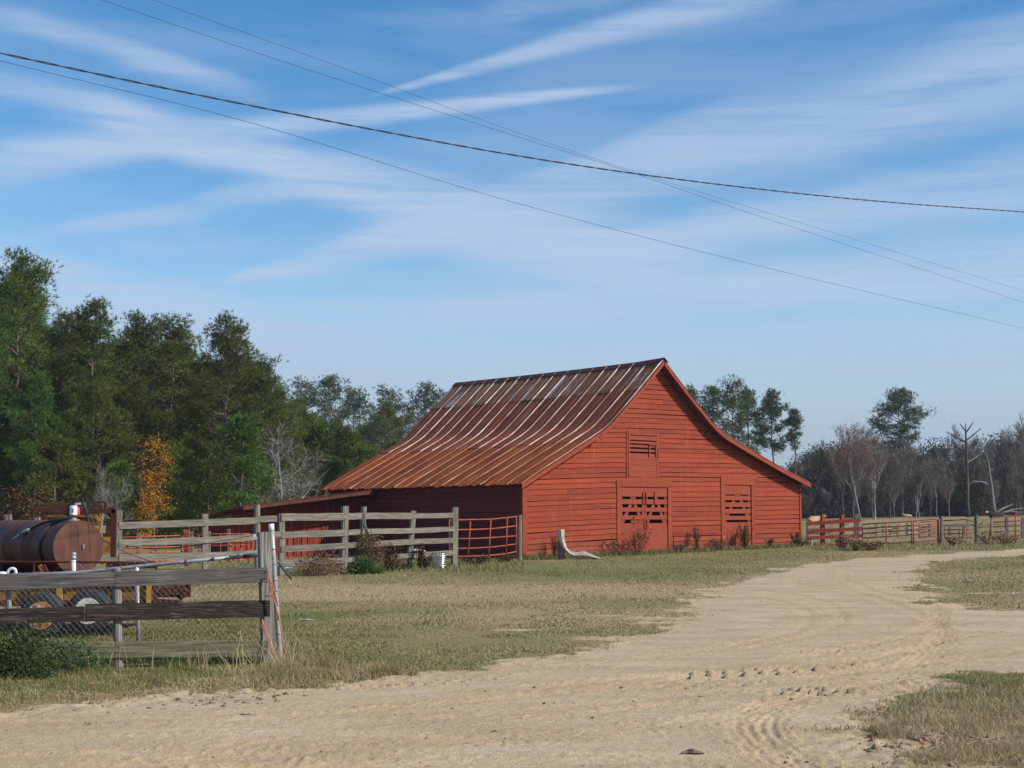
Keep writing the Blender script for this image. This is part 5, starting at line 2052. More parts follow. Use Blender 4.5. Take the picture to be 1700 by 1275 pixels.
def implement():
    """rusty steel frame of an old farm machine behind the tank"""
    d = 31
    o = thing('farm_implement', 'rusty red steel frame of an old farm implement behind the fuel tank', 'machine', tuple(W(125, 930, d).xy) + (gz(-9, d),))

    def b(nm, m, x0, y0, x1, y1, w, h, dd=0.):
        mb = MB()
        p, q = W(x0, y0, d + dd), W(x1, y1, d + dd)
        mb.bar(p, q, w, h, up=(0, 0, 1) if abs(x1 - x0) > abs(y1 - y0) else (1, 0, 0))
        mb.build(nm, M[m], o)
    b('beam', 'rusty', 56, 847, 192, 849, .1, .085)
    b('beam', 'rusty', 56, 846, 192, 847, .1, .085, 1.6)
    b('upright', 'rusty', 190, 846, 188, 925, .1, .10)
    b('upright', 'rusty', 74, 848, 74, 925, .08, .08)
    b('upright', 'rusty', 190, 846, 189, 925, .08, .08, 1.6)
    b('upright', 'rusty', 60, 846, 60, 925, .08, .08, 1.6)
    b('top_bar', 'rusty', 55, 841.5, 95, 834, .03, .03)
    b('top_bar', 'rusty', 95, 834, 118, 842, .03, .03)
    b('top_bar', 'rusty', 114, 831, 176, 834, .035, .035)
    b('top_bar', 'rusty', 56, 840, 178, 841, .05, .035, .4)
    b('stub', 'rusty', 116, 832, 116, 846, .04, .05)
    b('stub', 'rusty', 175, 833, 175, 847, .05, .06)
    for i, y in enumerate((851.5, 856.5, 862, 868)):
        b('slat', 'yellow' if i % 2 else 'rusty', 76, y, 165, y + .5, .05, .035, .3 + .3 * i)
    b('brace', 'yellow', 158, 856, 166, 866, .05, .05, .4)
    b('brace', 'yellow', 168, 856, 164, 890, .05, .06, .6)
    b('brace', 'rusty', 176, 849, 190, 862, .05, .06)
    b('cross_beam', 'yellow', 172, 905, 188, 905, .2, .35, .8)
    b('panel', 'rusty', 176, 880, 186, 880, .05, .5, 1.2)
    for px, y, lean, nm in ((14, 854, 4, 'short leaning pale post top behind the tank at the left edge'), (62, 859, 0, 'short square pale post top behind the middle of the tank')):
        a, bb = W(px + lean, 930, 27), W(px, y, 27)
        mb = MB()
        mb.bar(a, bb, .09, .09, up=(1, 0, 0), seg=3, jit=.004)
        tag(mb.build('corral_post', M['wood_v']), nm, 'post')


front_fence()
trailer()
implement()

# ------------------------------------------------------------------ rear corral fence


def rear_fence():
    r = random.Random(41)
    o = thing('corral_fence', 'weathered grey four board corral fence in front of the dark side of the barn', 'fence', tuple(W(570, 945, 42.5).xy) + (gz(-5, 42.5),))
    DX = [(-100, 36.5), (197, 38.6), (340, 39.8), (427, 40.8), (467, 41.2), (572, 42.4), (602, 43.2), (683, 45), (755, 46.6), (862, 50.2)]
    D = lambda px: float(np.interp(px, [a for a, _ in DX], [b for _, b in DX]))
    for px, top, bx, base, w, rd in ((197, 847, 197, 958, .17, 0), (340, 853, 341, 955, .155, 0), (426.5, 838, 428, 952, .17, 1), (467, 853, 468, 952, .155, 0),
                                     (573, 840, 570.5, 949, .175, 0), (604, 841, 599, 944, .17, 1), (686, 848, 678.5, 938, .15, 0), (755, 842, 754.5, 934, .175, 0)):
        d = D(px)
        post(o, 'post', M['wood_v'], (px, top), (bx, base), d, w, r, bool(rd))
    post(o, 'post', M['wood_v'], (862.5, 855), (863, 931), 50.0, .155, r, True)
    post(o, 'post', M['wood_v'], (60, 850), (60, 960), D(60), .16, r)

    def row(pts, hs):
        for (x0, y0), (x1, y1), h in zip(pts[:-1], pts[1:], hs):
            mb = MB()
            a, b = W(x0, y0, D(x0) - .10), W(x1, y1, D(x1) - .10)
            mb.bar(a, b, .03, h, seg=4, jit=.006, r=r)
            mb.build('board', M['wood_h'], o)
    row([(-60, 886), (60, 882), (196.4, 878)], [.19, .19])
    row([(197.6, 873), (339.5, 867.5), (430, 864)], [.175, .18])
    row([(430.6, 862), (460, 861)], [.17])
    row([(467, 859), (572, 857.5), (603, 856.5), (685.5, 856.5), (754, 855.5)], [.21, .19, .19, .16])
    row([(-60, 906), (60, 903), (196.4, 899)], [.18, .18])
    row([(197.6, 901), (339.5, 897), (422, 891.5)], [.17, .18])
    row([(428, 889), (466.4, 887)], [.17])
    row([(467, 888.5), (572, 884.5), (603, 882.5), (685.5, 881), (754, 878)], [.18, .16, .16, .155])
    row([(-60, 930), (60, 928), (196.4, 925.5)], [.19, .19])
    row([(197.6, 926), (339.5, 922.5), (430, 918)], [.18, .16])
    row([(467, 911.5), (572, 906), (603, 904), (684, 899.5), (754, 897)], [.17, .165, .17, .16])
    row([(430, 938), (467, 935), (572, 930), (603, 927), (684, 922), (754, 917.5)], [.15, .165, .14, .14, .16])
    # bent pipe panel between the fence and the barn corner
    p = thing('cattle_panel', 'bent rusty pipe panel closing the gap between corral fence and barn corner', 'panel', tuple(W(810, 925, 48).xy) + (gz(-.8, 48),))
    DP = lambda px: float(np.interp(px, [746, 858], [46.4, 49.9]))
    rows = [((746, 863.5), (770, 863), (814, 862), (840, 859.5), (858, 857.5)), ((746, 880), (790, 879), (820, 877.5), (858, 873)), ((746, 894.5), (790, 894), (825, 892), (858, 889.5)),
            ((746, 911), (790, 910), (825, 907.5), (858, 903)), ((746, 924), (800, 923), (830, 920.5), (858, 916))]
    for q in rows:
        rail_px(p, 'rail', M['panel'], [(x, y, DP(x)) for x, y in q], .024, 7)
    for x0, y0, x1, y1 in ((746, 862, 746, 927), (781, 866, 777, 926), (815, 862, 811, 934), (842, 860, 840, 930), (857, 858, 857, 928)):
        rail_px(p, 'upright', M['panel'], [(x0, y0, DP(x0) - .05), (x1, y1, DP(x1) - .05)], .024, 7)
    rail_px(p, 'wire_tie', M['wire'], [(855, 902, 49.85), (862, 901, 49.85), (868, 902.5, 49.9)], .012, 5)
    # orange panels inside the corral
    p = thing('corral_gate', 'orange red pipe panel seen through the corral fence left of the shed', 'panel', tuple(W(255, 925, 47).xy) + (gz(-11, 47),))
    for y in (890.5, 909, 917, 932):
        rail_px(p, 'rail', M['panel_o'], [(165, y + 3, 46.5), (233, y + .6, 47), (304, y - 1.5, 47.4)], .02, 6)
    for px in (170, 234, 275, 303):
        rail_px(p, 'upright', M['panel_o'], [(px, 889, 46.9), (px, 938, 46.9)], .02, 6)
    p = thing('corral_gate', 'darker red pipe panel right of the reddish corral post', 'panel', tuple(W(365, 925, 48).xy) + (gz(-9.5, 48),))
    for y in (887, 897, 906, 930):
        rail_px(p, 'rail', M['panel'], [(312, y, 47.6), (360, y - .5, 47.9), (414, y - 1, 48.3)], .018, 6)
    for px in (330, 366, 396, 412):
        rail_px(p, 'upright', M['panel'], [(px, 886, 47.9), (px, 936, 47.9)], .018, 6)
    for px, y, d, w, m, lab in ((310, 879, 47.4, .16, 'panel', 'stout rust red post between the two corral panels'),
                                (230, 884, 52, .11, 'wood_v', 'pale post behind the orange panel, left of the reddish post'),
                                (318, 882, 52, .11, 'wood_v', 'pale post just right of the reddish post'),
                                (380, 878, 53, .10, 'wood_v', 'pale post nearest the shed wall in the corral'),
                                (347, 882, 52, .09, 'wood_v', 'pale post right behind the second fence post in the corral')):
        mb = MB()
        a, b = W(px, 940, d), W(px, y, d)
        mb.bar(a, b, w, w, up=(1, 0, 0), seg=3, jit=.005, r=r)
        tag(mb.build('corral_post', M[m]), lab, 'post', 'posts inside the corral')
    for px, y, d, h, lab in ((399, 893, 46, 1.0, 'rusty red upright feeder frame leaning by the shed wall'),):
        q = W(px, 930, d)
        f = thing('hay_feeder', lab, 'feeder', (q.x, q.y, gz(q.x, q.y)))
        for k in (-.3, 0, .3):
            mb = MB()
            mb.tube([q + Vector((k, 0, -.05)), q + Vector((k * 1.25, .2, .62))], .03, 6)
            mb.build('upright', M['panel_o'], f)
        for k in (.2, .55):
            mb = MB()
            mb.tube([q + Vector((-.36, .07, k)), q + Vector((.36, .07, k))], .028, 6)
            mb.build('rail', M['panel'], f)
    # small things by the fence
    q = G(475, 951)
    q.z = gz(q.x, q.y)
    mb = MB()
    mb.lathe(q, (.12, -.1, 1), [(0, .12), (.02, .14), (.12, .21), (.15, .23), (.155, .215), (.1, .17), (.03, .1), (.03, .002)], 20)
    tag(mb.build('plastic_tub', M['white'], smooth=True), 'white plastic tub tipped in the grass beside the leaning pipe', 'tub')
    q = W(570, 930, 47)
    q.z = gz(q.x, q.y)
    mb = MB()
    mb.hexa([q + Vector(v) for v in ((-.42, -.25, -.02), (.42, -.25, -.02), (.42, .3, -.02), (-.42, .3, -.02))], [q + Vector(v) for v in ((-.52, -.32, .40), (.55, -.32, .36), (.55, .36, .36), (-.52, .36, .42))])
    tag(mb.build('feed_trough', M['black']), 'black feed trough behind the corral boards by the shed corner', 'trough')
    a, b = W(686, 913.5, 44.9), W(706, 914.5, 45.3)
    mb = MB()
    mb.tube([a, a.lerp(b, .3), a.lerp(b, .7), b], [.03, .055, .045, .012], 7)
    tag(mb.build('plastic_scrap', M['white'], smooth=True), 'strip of white plastic caught on the lowest corral boards', 'scrap')
    q = W(729, 936, 45.6)
    q.z = gz(q.x, q.y)
    t = thing('wire_roll', 'whitish standing roll of wire mesh at the foot of the corral fence', 'wire roll', tuple(q))
    for i in range(9):
        z = .03 + i * .052
        rr = .215 + .012 * math.sin(i * 2.1)
        mb = MB()
        mb.tube([q + Vector((math.cos(a) * rr, math.sin(a) * rr * .8, z + .01 * math.sin(3 * a + i))) for a in np.linspace(0, 2 * math.pi, 18)], .010, 4, False)
        mb.build('hoop', M['steel'], t)
    mb = MB()
    for k in range(16):
        a = k * 2 * math.pi / 16
        mb.tube([q + Vector((math.cos(a) * .22, math.sin(a) * .175, 0)), q + Vector((math.cos(a + .1) * .215, math.sin(a + .1) * .17, .5))], .010, 4, False)
    mb.build('mesh', M['wire'], t)


rear_fence()

# ------------------------------------------------------------------ barn front: bark slab, stakes, weeds


def barn_front():
    r = random.Random(51)
    d = 50.6
    o = thing('bark_slab', 'pale bleached bark slab standing on end against the barn near its left corner', 'slab', tuple(W(935, 926, d).xy) + (gz(1.8, d),))

    def ribbon(nm, mat, P, th, d0):
        mb = MB()
        f, bk = [], []
        for x, y, w, ang in P:
            c = W(x, y, d0)
            s = Vector((math.cos(ang), 0, math.sin(ang))) * (w * d0 / FPX / 2)
            f.append((c - s, c + s))
        n = len(f)
        pts, fs = [], []
        for a, b in f:
            m = (a + b) / 2
            j = lambda: r.uniform(-.012, .012)
            pts += [a + Vector((j(), 0, j())), m + Vector((0, -th * .6 + j(), 0)), b + Vector((j(), 0, j())), b + Vector((0, th, 0)), a + Vector((0, th, 0))]
        for i in range(n - 1):
            for k in range(5):
                fs.append((i * 5 + k, i * 5 + (k + 1) % 5, i * 5 + 5 + (k + 1) % 5, i * 5 + 5 + k))
        fs += [(4, 3, 2, 1, 0), tuple((n - 1) * 5 + k for k in range(5))]
        mb.add(pts, fs)
        mb.build(nm, mat, o)
    ribbon('bark', M['drift'], [(931, 878.5, 12, -.1), (931.3, 884, 12, 0), (932, 891, 11, 0), (933.5, 898, 9.5, .15), (935.5, 905, 8, .25), (938.5, 911, 6.5, .5), (942, 916, 6, .8)], .10, d)
    ribbon('root_end', M['drift2'], [(941, 914.5, 6, .9), (946, 919, 9, 1.1), (953, 922, 11, 1.4), (961, 922, 11, 1.55), (969, 921.5, 13, 1.6), (978, 923, 10, 1.75), (988, 925.5, 6, 1.8), (998, 928, 2, 1.9)], .16, d - .1)
    mb = MB()
    a, b = W(933, 928, d + .15), W(931, 897, d + .15)
    mb.tube([a, a.lerp(b, .5), b], [.14, .12, .10], 8, jit=.06, r=r)
    mb.build('stump', M['bark'], o)
    # small pale pipe by the right door
    q = FP(1197, 912)
    mb = MB()
    u = q[0]
    mb.tube([BW(u, -.12, base_z(u) - .05), BW(u + .01, -.12, base_z(u) + .50), BW(u + .10, -.12, base_z(u) + .53)], .02, 7)
    tag(mb.build('water_pipe', M['pipe'], smooth=True), 'short pale water pipe standing against the barn beside the small door', 'pipe')
    return


barn_front()


def weed(name, label, cat, px, base, h, w, seed, mat='leaf_brown', n=500, d=None, leaf=(.03, .07), stems=14, tint=(1, 1, 1)):
    """upright dry weed: many thin stems with sparse small leaves"""
    rg = np.random.default_rng(seed)
    r = random.Random(seed)
    if d == 'wall':
        p = BW(FP(px, 900)[0], -.45, 0)
    else:
        p = G(px, base) if d is None else Vector(spot(px, d))
    p.z = gz(p.x, p.y)
    o = thing(name, label, cat, tuple(p))
    mb = MB()
    P = []
    for i in range(stems):
        a = r.uniform(0, 6.28)
        q = r.random() ** .7 * w * .5
        t = Vector((math.cos(a) * q, math.sin(a) * q, h * r.uniform(.55, 1.0)))
        b = Vector((t.x * .2, t.y * .2, 0))
        m = b.lerp(t, .5) + Vector((r.uniform(-.05, .05), r.uniform(-.05, .05), .04))
        mb.tube([b, m, t], [.010, .008, .004], 3, False)
        for k in range(5):
            s = m.lerp(t, r.random()) if r.random() < .7 else b.lerp(m, r.random())
            e = s + Vector((r.uniform(-.2, .2) * w, r.uniform(-.2, .2) * w, r.uniform(.02, .22) * h))
            mb.tube([s, e], [.006, .003], 3, False)
            P += [s.lerp(e, r.random()) for _ in range(max(1, n // (stems * 5)))]
    P = np.array([tuple(q) for q in P]) + rg.normal(0, .03, (len(P), 3))
    v, t, c = leaves(rg, P, leaf, np.ones((len(P), 3)) * np.array(tint))
    me = mb_mesh('stems', mb, [M['leaf_brown']])
    link_mesh('stems', me, o)
    link_mesh('leaves', np_mesh('leaves', v, t, M[mat], c), o)
    return o


def plants():
    A = M
    weed('dry_weed', 'tangled reddish brown weed climbing the left leaf of the big barn door', 'weed', 1043, 914, 1.05, 1.5, 1, n=450, tint=(1, .7, .6), d='wall')
    weed('dry_weed', 'dry twiggy weed left of the big barn door frame', 'weed', 1010, 916, .7, 1.2, 2, n=320, tint=(1, .8, .65), d='wall')
    weed('dry_weed', 'sparse dark weed on the barn wall left of the bark slab', 'weed', 907, 927, .85, .6, 3, n=240, tint=(.6, .5, .45), d='wall')
    weed('tall_weed', 'tall green brown weed between the two barn doors', 'weed', 1143, 909, .95, .75, 4, 'leaf_bush', 420, tint=(1.2, .9, .7), stems=9, d='wall')
    weed('tall_weed', 'dense pointed dog fennel weed in front of the small barn door', 'weed', 1222, 911, 1.02, .7, 5, 'leaf_bush', 900, tint=(1.4, 1.1, .9), stems=22, d='wall')
    weed('dry_weed', 'low dry weed just left of the small barn door', 'weed', 1180, 911, .5, 1.0, 6, n=380, d='wall')
    weed('dry_weed', 'low brown weed right of the big barn door', 'weed', 1112, 911, .35, .8, 7, n=260, d='wall')
    weed('low_weed', 'low green weed at the barn base right of the small door', 'weed', 1264, 911, .4, .5, 8, 'leaf_bush', 260, d='wall')
    weed('low_weed', 'leafy green weed at the right corner of the barn', 'weed', 1312, 910, .4, .9, 9, 'leaf_green', 360, tint=(.8, .7, .6), d='wall')
    for i, (px, b, h, w, lab) in enumerate(((1398, 912, .6, .8, 'dry brown weed clump in front of the red board fence'), (1420, 914, .5, 1.1, 'dry weed clump at the right end of the red board fence'),
                                            (1445, 914, .35, 1.1, 'low dry weed clump under the left end of the metal gate'), (1640, 906, .55, 1.5, 'wide dry brown weed right of the second gate post'),
                                            (1668, 905, .45, 1.4, 'dry brown weed at the foot of the right hand gate'), (1585, 907, .4, .8, 'small dry weed between the two gate posts'))):
        weed('dry_weed', lab, 'weed', px, b, h, w, 20 + i, n=700, stems=26, tint=(1.9, 1.8, 1.6), leaf=(.03, .08))
    # by the corral fence
    p = Vector(spot(613, 42.9))
    tree_thing('dry_bush', 'brown dead shrub leaning on the vine covered corral post', None, tuple(p), leafy(61, 1.25, .95, 2600, (.03, .07), 'leaf_brown', blobs=20, tint=(.7, .65, .55), stems=16), 0)
    p = Vector(spot(604, 41.8))
    tree_thing('leafy_bush', 'low bright green leafy bush at the foot of the corral fence', None, tuple(p), leafy(62, .42, .85, 2400, (.04, .09), 'leaf_green', blobs=18, stems=12, tint=(.7, .6, .6)), 0)
    p = Vector(spot(530, 41.2))
    tree_thing('dry_bush', 'spreading reddish dry bramble under the corral boards', None, tuple(p), leafy(63, .62, 1.35, 2600, (.03, .07), 'leaf_brown', blobs=22, tint=(.9, .75, .65), stems=24), 0)
    for i, (px, d, h, w, lab) in enumerate(((655, 43.6, .4, 1.2, 'dry grass clump right of the green bush'), (708, 45, .4, .5, 'dry weed beside the wire roll'), (697, 44.8, .8, .3, 'thin dry stalks standing left of the wire roll'),
                                            (645, 43.8, .9, .8, 'tall dry stalks between two corral posts'), (790, 47, .3, 1.4, 'low dry weeds under the bent pipe panel'), (838, 49, .3, 1.2, 'low dry weeds by the barn corner post'))):
        weed('dry_weed', lab, 'weed', px, 930, h, w, 40 + i, n=420, d=d, stems=20, tint=(.8, .72, .62))
    # vine and moss over the round post
    t = thing('dead_vine', 'dead grey vine twisted over the round top of a corral post', 'vine', tuple(W(602, 890, 43).xy) + (gz(-4.4, 43),))
    r = random.Random(3)
    for k in range(7):
        pts = [(604 + 3 * math.sin(q * 1.3 + k), 846 + q * 7 + k, 43.05) for q in range(4)] + [(609 + k * .6 + r.uniform(-1, 1), 876 + 3 * k, 42.9)]
        rail_px(t, 'strand', M['wood_v'], pts, .016, 5)
    # bush in the lower left corner
    q = W(48, 1100, 15.0)
    tree_thing('green_bush', 'dense dark small leaved bush at the lower left picture edge', None, (q.x, q.y - .32, 0), leafy(70, .38, .88, 6500, (.016, .036), 'leaf_bush', blobs=34, stems=34, tint=(.95, .88, .8), tvar=.5), 0)
    q = W(-70, 1110, 14.5)
    tree_thing('green_bush', 'second dark bush mostly cut off by the left picture edge', None, (q.x, q.y - .2, 0), leafy(71, .5, 1.1, 5000, (.018, .04), 'leaf_bush', blobs=24, stems=12, tint=(.8, .8, .8)), 0)
    q = W(128, 1100, 15.2)
    tree_thing('low_weed', 'low trailing green weed under the lowest board right of the bush', None, (q.x, q.y - .2, 0), leafy(72, .26, .8, 2400, (.014, .03), 'leaf_bush', blobs=18, stems=12, tint=(1, 1, .9)), 0)


plants()

# ------------------------------------------------------------------ right hand fences, gates and posts


def right_side():
    r = random.Random(61)
    d = 60.3
    o = thing('red_fence', 'red painted board fence joining the right corner of the barn', 'fence', tuple(W(1385, 908, d).xy) + (gz(13, d),))
    for px, t in ((1365.5, 855), (1397.5, 854.5)):
        post(o, 'post', M['door'], (px, t), (px, 912), d + .12, .14, r)
    for (x0, y0, x1, y1, h) in ((1338, 869.5, 1429, 863.5, .155), (1338, 883, 1432, 877.5, .15), (1338, 893.5, 1432, 889.5, .145), (1339, 907, 1400, 905.5, .14)):
        mb = MB()
        mb.bar(W(x0, y0, d), W(x1, y1, d), .035, h, seg=3, jit=.004, r=r)
        mb.build('board', M['trim'], o)
    mb = MB()
    a, b = W(1422.5, 913, d + .3), W(1422, 853, d + .3)
    mb.bar(a, b, .17, .17, up=(1, 0, 0), seg=4, jit=.006, r=r)
    tag(mb.build('gate_post', M['green_post']), 'grey green post behind the right end of the red board fence', 'post', 'gate posts')
    for px, t, bs, w, lab in ((1562, 857, 909, .17, 'thick grey green gate post at the right end of the long red gate'), (1620.5, 854, 906, .155, 'slimmer grey green post right of the short railed gap')):
        mb = MB()
        a, b = W(px + .6, bs + 4, 60), W(px, t, 60)
        mb.tube([a.lerp(b, k / 5) for k in range(6)], [w / 2 * r.uniform(.95, 1.05) for _ in range(6)], 10, jit=.04, r=r)
        tag(mb.build('gate_post', M['green_post']), lab, 'post', 'gate posts')
    dg = 59.2
    g = thing('metal_gate', 'long faded red metal gate between the red board fence and the thick post', 'gate', tuple(W(1495, 908, dg).xy) + (gz(16, dg),))
    for yl, yr, xr in ((870.5, 862, 1551), (877.5, 869, 1557), (885.5, 876.5, 1557), (893.5, 884, 1557), (904.5, 896.5, 1557)):
        pts = [(1432, yl, dg), (1499, yl + (yr - yl) * .42 - .6, dg), (xr, yr, dg)]
        if xr == 1551:
            pts += [(1555, 862.8, dg), (1557, 865.5, dg), (1557, 897, dg)]
        rail_px(g, 'rail', M['gate'], pts, .026, 7)
    rail_px(g, 'stile', M['gate'], [(1432, 870, dg), (1432, 905, dg)], .026, 7)
    for px, t, b in ((1471, 868, 912.5), (1513.5, 865, 908), (1516.5, 865, 909)):
        rail_px(g, 'brace', M['gate'], [(px, t, dg - .06), (px + .3, b, dg - .06)], .026, 7)
    rail_px(g, 'hinge_bar', M['gate'], [(1558.5, 862, dg), (1558.5, 907, dg)], .05, 7)
    rail_px(g, 'ground_bar', M['gate'], [(1535, 911, dg), (1557, 908, dg)], .022, 6)
    # farther pale panel with tan posts
    dp = 74
    g = thing('pale_panel', 'paler pipe panel with tan posts seen through the long red gate', 'panel', tuple(W(1480, 898, dp).xy) + (gz(19, dp),))
    for y in (877.5, 885.5, 891.5, 898):
        rail_px(g, 'rail', M['gate_p'], [(1340, y + .8, dp), (1433, y + .4, dp), (1527, y - 1, dp)], .022, 6)
    for px in (1376, 1417):
        rail_px(g, 'arch', M['gate_p'], [(px - 14, 871, dp), (px - 2, 870.5, dp), (px, 873, dp), (px, 897, dp)], .022, 6)
    for px in (1455, 1492, 1381):
        mb = MB()
        mb.bar(W(px, 900, dp - .1), W(px, 870, dp - .1), .11, .11, up=(1, 0, 0), seg=2, jit=.004, r=r)
        mb.build('post', M['tan_post'], g)
    for px in (1466, 1477, 1340):
        mb = MB()
        mb.bar(W(px, 901, dp + 3), W(px, 872, dp + 3), .09, .09, up=(1, 0, 0))
        mb.build('post', M['green_post'], g)
    g = thing('pale_panel', 'round cornered rusty panel behind the right end of the long red gate', 'panel', tuple(W(1540, 898, 70).xy) + (gz(20, 70),))
    for y0, y1 in ((867, 865), (876, 873), (884, 881), (892, 889)):
        rail_px(g, 'rail', M['gate'], [(1528, y0, 70), (1556, y1, 70)], .024, 6)
    for x in (1527, 1525):
        rail_px(g, 'stile', M['gate_p'], [(x - 9, 866, 70), (x - 2, 867, 70), (x, 870, 70), (x, 897, 70)], .026, 6)
    for px in (1543, 1506):
        mb = MB()
        mb.bar(W(px, 897, 74), W(px, 869, 74), .1, .1, up=(1, 0, 0))
        mb.build('post', M['green_post'], g)
    # gap between the posts
    g = thing('rail_panel', 'short pipe and wood panel between the two grey green gate posts', 'panel', tuple(W(1592, 905, 60.1).xy) + (gz(18, 60),))
    mb = MB()
    mb.bar(W(1567, 872, 60), W(1619, 872, 60), .06, .075, seg=3, jit=.005, r=r)
    mb.build('wood_rail', M['green_post'], g)
    rail_px(g, 'rail', M['gate'], [(1566, 864.5, 60.2), (1585, 863.5, 60.2), (1603, 862.2, 60.2), (1612, 864.5, 60.2), (1620, 868.5, 60.2)], .026, 7)
    for y in (880, 886.5, 893.5):
        rail_px(g, 'rail', M['gate'], [(1566, y, 60.3), (1620, y - 1.5, 60.3)], .022, 6)
    for px, m in ((1592, 'gate'), (1598, 'gate')):
        rail_px(g, 'upright', M[m], [(px, 881, 60.25), (px, 898, 60.25)], .02, 6)
    for px, t in ((1570, 874), (1607, 863)):
        mb = MB()
        mb.bar(W(px, 897, 70), W(px, t, 70), .11, .11, up=(1, 0, 0))
        mb.build('post', M['tan_post'], g)
    for px in (1576, 1600):
        mb = MB()
        mb.bar(W(px, 898, 74), W(px, 872, 74), .09, .09, up=(1, 0, 0))
        mb.build('post', M['green_post'], g)
    g = thing('metal_gate', 'rust red pipe gate running out of the right picture edge', 'gate', tuple(W(1680, 903, 60).xy) + (gz(21, 60),))
    DG = lambda x: 60.4 + (x - 1645) * .01
    for k, (yl, yr) in enumerate(((859.5, 853), (867.5, 861.5), (875.5, 870), (883.5, 879), (892, 887))):
        pts = [(1649, yl - .5, DG(1649)), (1700, yl + (yr - yl) * .6, DG(1700)), (1740, yr, DG(1740))]
        if k == 0:
            pts = [(1645, 893, DG(1645)), (1645, 864, DG(1645)), (1646, 860.5, DG(1645))] + pts
        rail_px(g, 'rail', M['gate'], pts, .026, 7)
    rail_px(g, 'arch', M['gate_p'], [(1626, 870.5, 61), (1631, 866.5, 61), (1635, 864.2, 61), (1640, 866, 61), (1644, 869.5, 61)], .024, 6)
    rail_px(g, 'brace', M['gate_p'], [(1643, 868, 60.6), (1643, 893, 60.6)], .03, 6)
    rail_px(g, 'brace', M['gate'], [(1686, 849.5, 60.5), (1686, 906, 60.5)], .03, 7)
    for y in (875, 884):
        rail_px(g, 'rail', M['gate'], [(1622, y, 61), (1644, y - .5, 61)], .02, 6)
    for px in (1671, 1698):
        mb = MB()
        mb.bar(W(px, 894, 66), W(px, 859, 66), .12, .12, up=(1, 0, 0))
        mb.build('post', M['green_post'], g)
    # grey post foot by the barn corner
    mb = MB()
    mb.tube([W(1346, 911, 60), W(1347.5, 896, 60)], .06, 7)
    tag(mb.build('stub_post', M['greybark']), 'short dark stub post at the right barn corner', 'post')
    # dead branch pile
    q = Vector(spot(1665, 134))
    t = thing('dead_branch', 'bleached fallen branch lying in the pasture at the far right', 'branch', tuple(q))
    for a, b, rr in (((-1.1, 0, .15), (1.0, 0, 1.3), .14), ((-.6, 0, .3), (2.3, .4, .95), .08), ((0, 0, .5), (1.5, -.3, .5), .07), ((.3, .2, .2), (-1.2, .3, .3), .08)):
        mb = MB()
        A, B = q + Vector(a), q + Vector(b)
        mb.tube([A, A.lerp(B, .5) + Vector((0, 0, .12)), B], [rr, rr * .8, rr * .3], 5)
        mb.build('limb', M['whitebark'], t)


right_side()


def cow(label, px, d, mat, face, flip, group, rot=0.):
    """cow lying down, legs folded, head up"""
    V = [(0, 0, .42), (.45, 0, .44), (.85, 0, .46), (-.42, 0, .42), (-.72, 0, .36),      # 0..4 barrel, chest, rump
         (1.12, .02, .72), (1.30, .05, .92), (1.52, .08, .84), (1.68, .1, .76),           # 5..8 neck, poll, face, muzzle
         (.95, -.34, .16), (.62, -.42, .10), (1.0, -.42, .08),                            # front leg folded
         (.95, .34, .16), (.62, .42, .10),                                               # other front leg
         (-.55, -.40, .20), (-.10, -.52, .12), (-.45, -.55, .07),                         # hind leg
         (-.80, .05, .30), (-.88, .12, .10),                                              # tail
         (1.27, -.16, .95), (1.27, .26, .95)]                                            # ears
    E = [(0, 1), (1, 2), (0, 3), (3, 4), (2, 5), (5, 6), (6, 7), (7, 8), (2, 9), (9, 10), (10, 11), (2, 12), (12, 13), (3, 14), (14, 15), (15, 16), (4, 17), (17, 18), (6, 19), (6, 20)]
    rad = [.42, .41, .34, .42, .30, .20, .15, .13, .10, .12, .09, .06, .12, .09, .17, .10, .06, .05, .03, .05, .05]
    me = bpy.data.meshes.new('cow')
    me.from_pydata(V, E, [])
    o = bpy.data.objects.new('cow', me)
    COL.objects.link(o)
    sk = o.modifiers.new('skin', 'SKIN')
    for v, q in zip(me.skin_vertices[0].data, rad):
        v.radius = (q, q)
    me.skin_vertices[0].data[0].use_root = True
    o.modifiers.new('sub', 'SUBSURF').levels = 1
    dg = bpy.context.evaluated_depsgraph_get()
    m2 = bpy.data.meshes.new_from_object(o.evaluated_get(dg))
    o.modifiers.clear()
    o.data = m2
    m2.materials.clear()
    m2.materials.append(M[mat])
    m2.materials.append(M[face])
    m2.polygons.foreach_set('use_smooth', [True] * len(m2.polygons))
    for p in m2.polygons:
        if p.center.x > 1.38:
            p.material_index = 1
    q = spot(px, d)
    o.location = (q[0], q[1], q[2] + .03)
    o.rotation_euler = (0, 0, (math.pi if flip else 0) + rot)
    o.scale = (.72, .72, .66)
    tag(o, label, 'cow', group)
    return o


cow('tan cow lying in the pasture just right of the barn corner', 1350, 124, 'cow_t', 'cow_t', False, 'cows in the pasture', .2)
cow('black cow lying below the lone pine', 1523, 146, 'cow_b', 'cow_b', True, 'cows in the pasture', -.2)
cow('small tan calf lying beside the black cow below the lone pine', 1508, 145, 'cow_t', 'cow_t', True, 'cows in the pasture').scale = (.42, .42, .4)
cow('black cow lying left of the broken trunk', 1616, 143, 'cow_b', 'cow_b', True, 'cows in the pasture', .1)
cow('black cow with a white face lying by the bleached branch', 1657, 132, 'cow_b', 'cow_w', True, 'cows in the pasture', .05)
cow('black cow lying at the far right edge of the pasture', 1690, 140, 'cow_b', 'cow_b', False, 'cows in the pasture', .1)

# ------------------------------------------------------------------ overhead lines


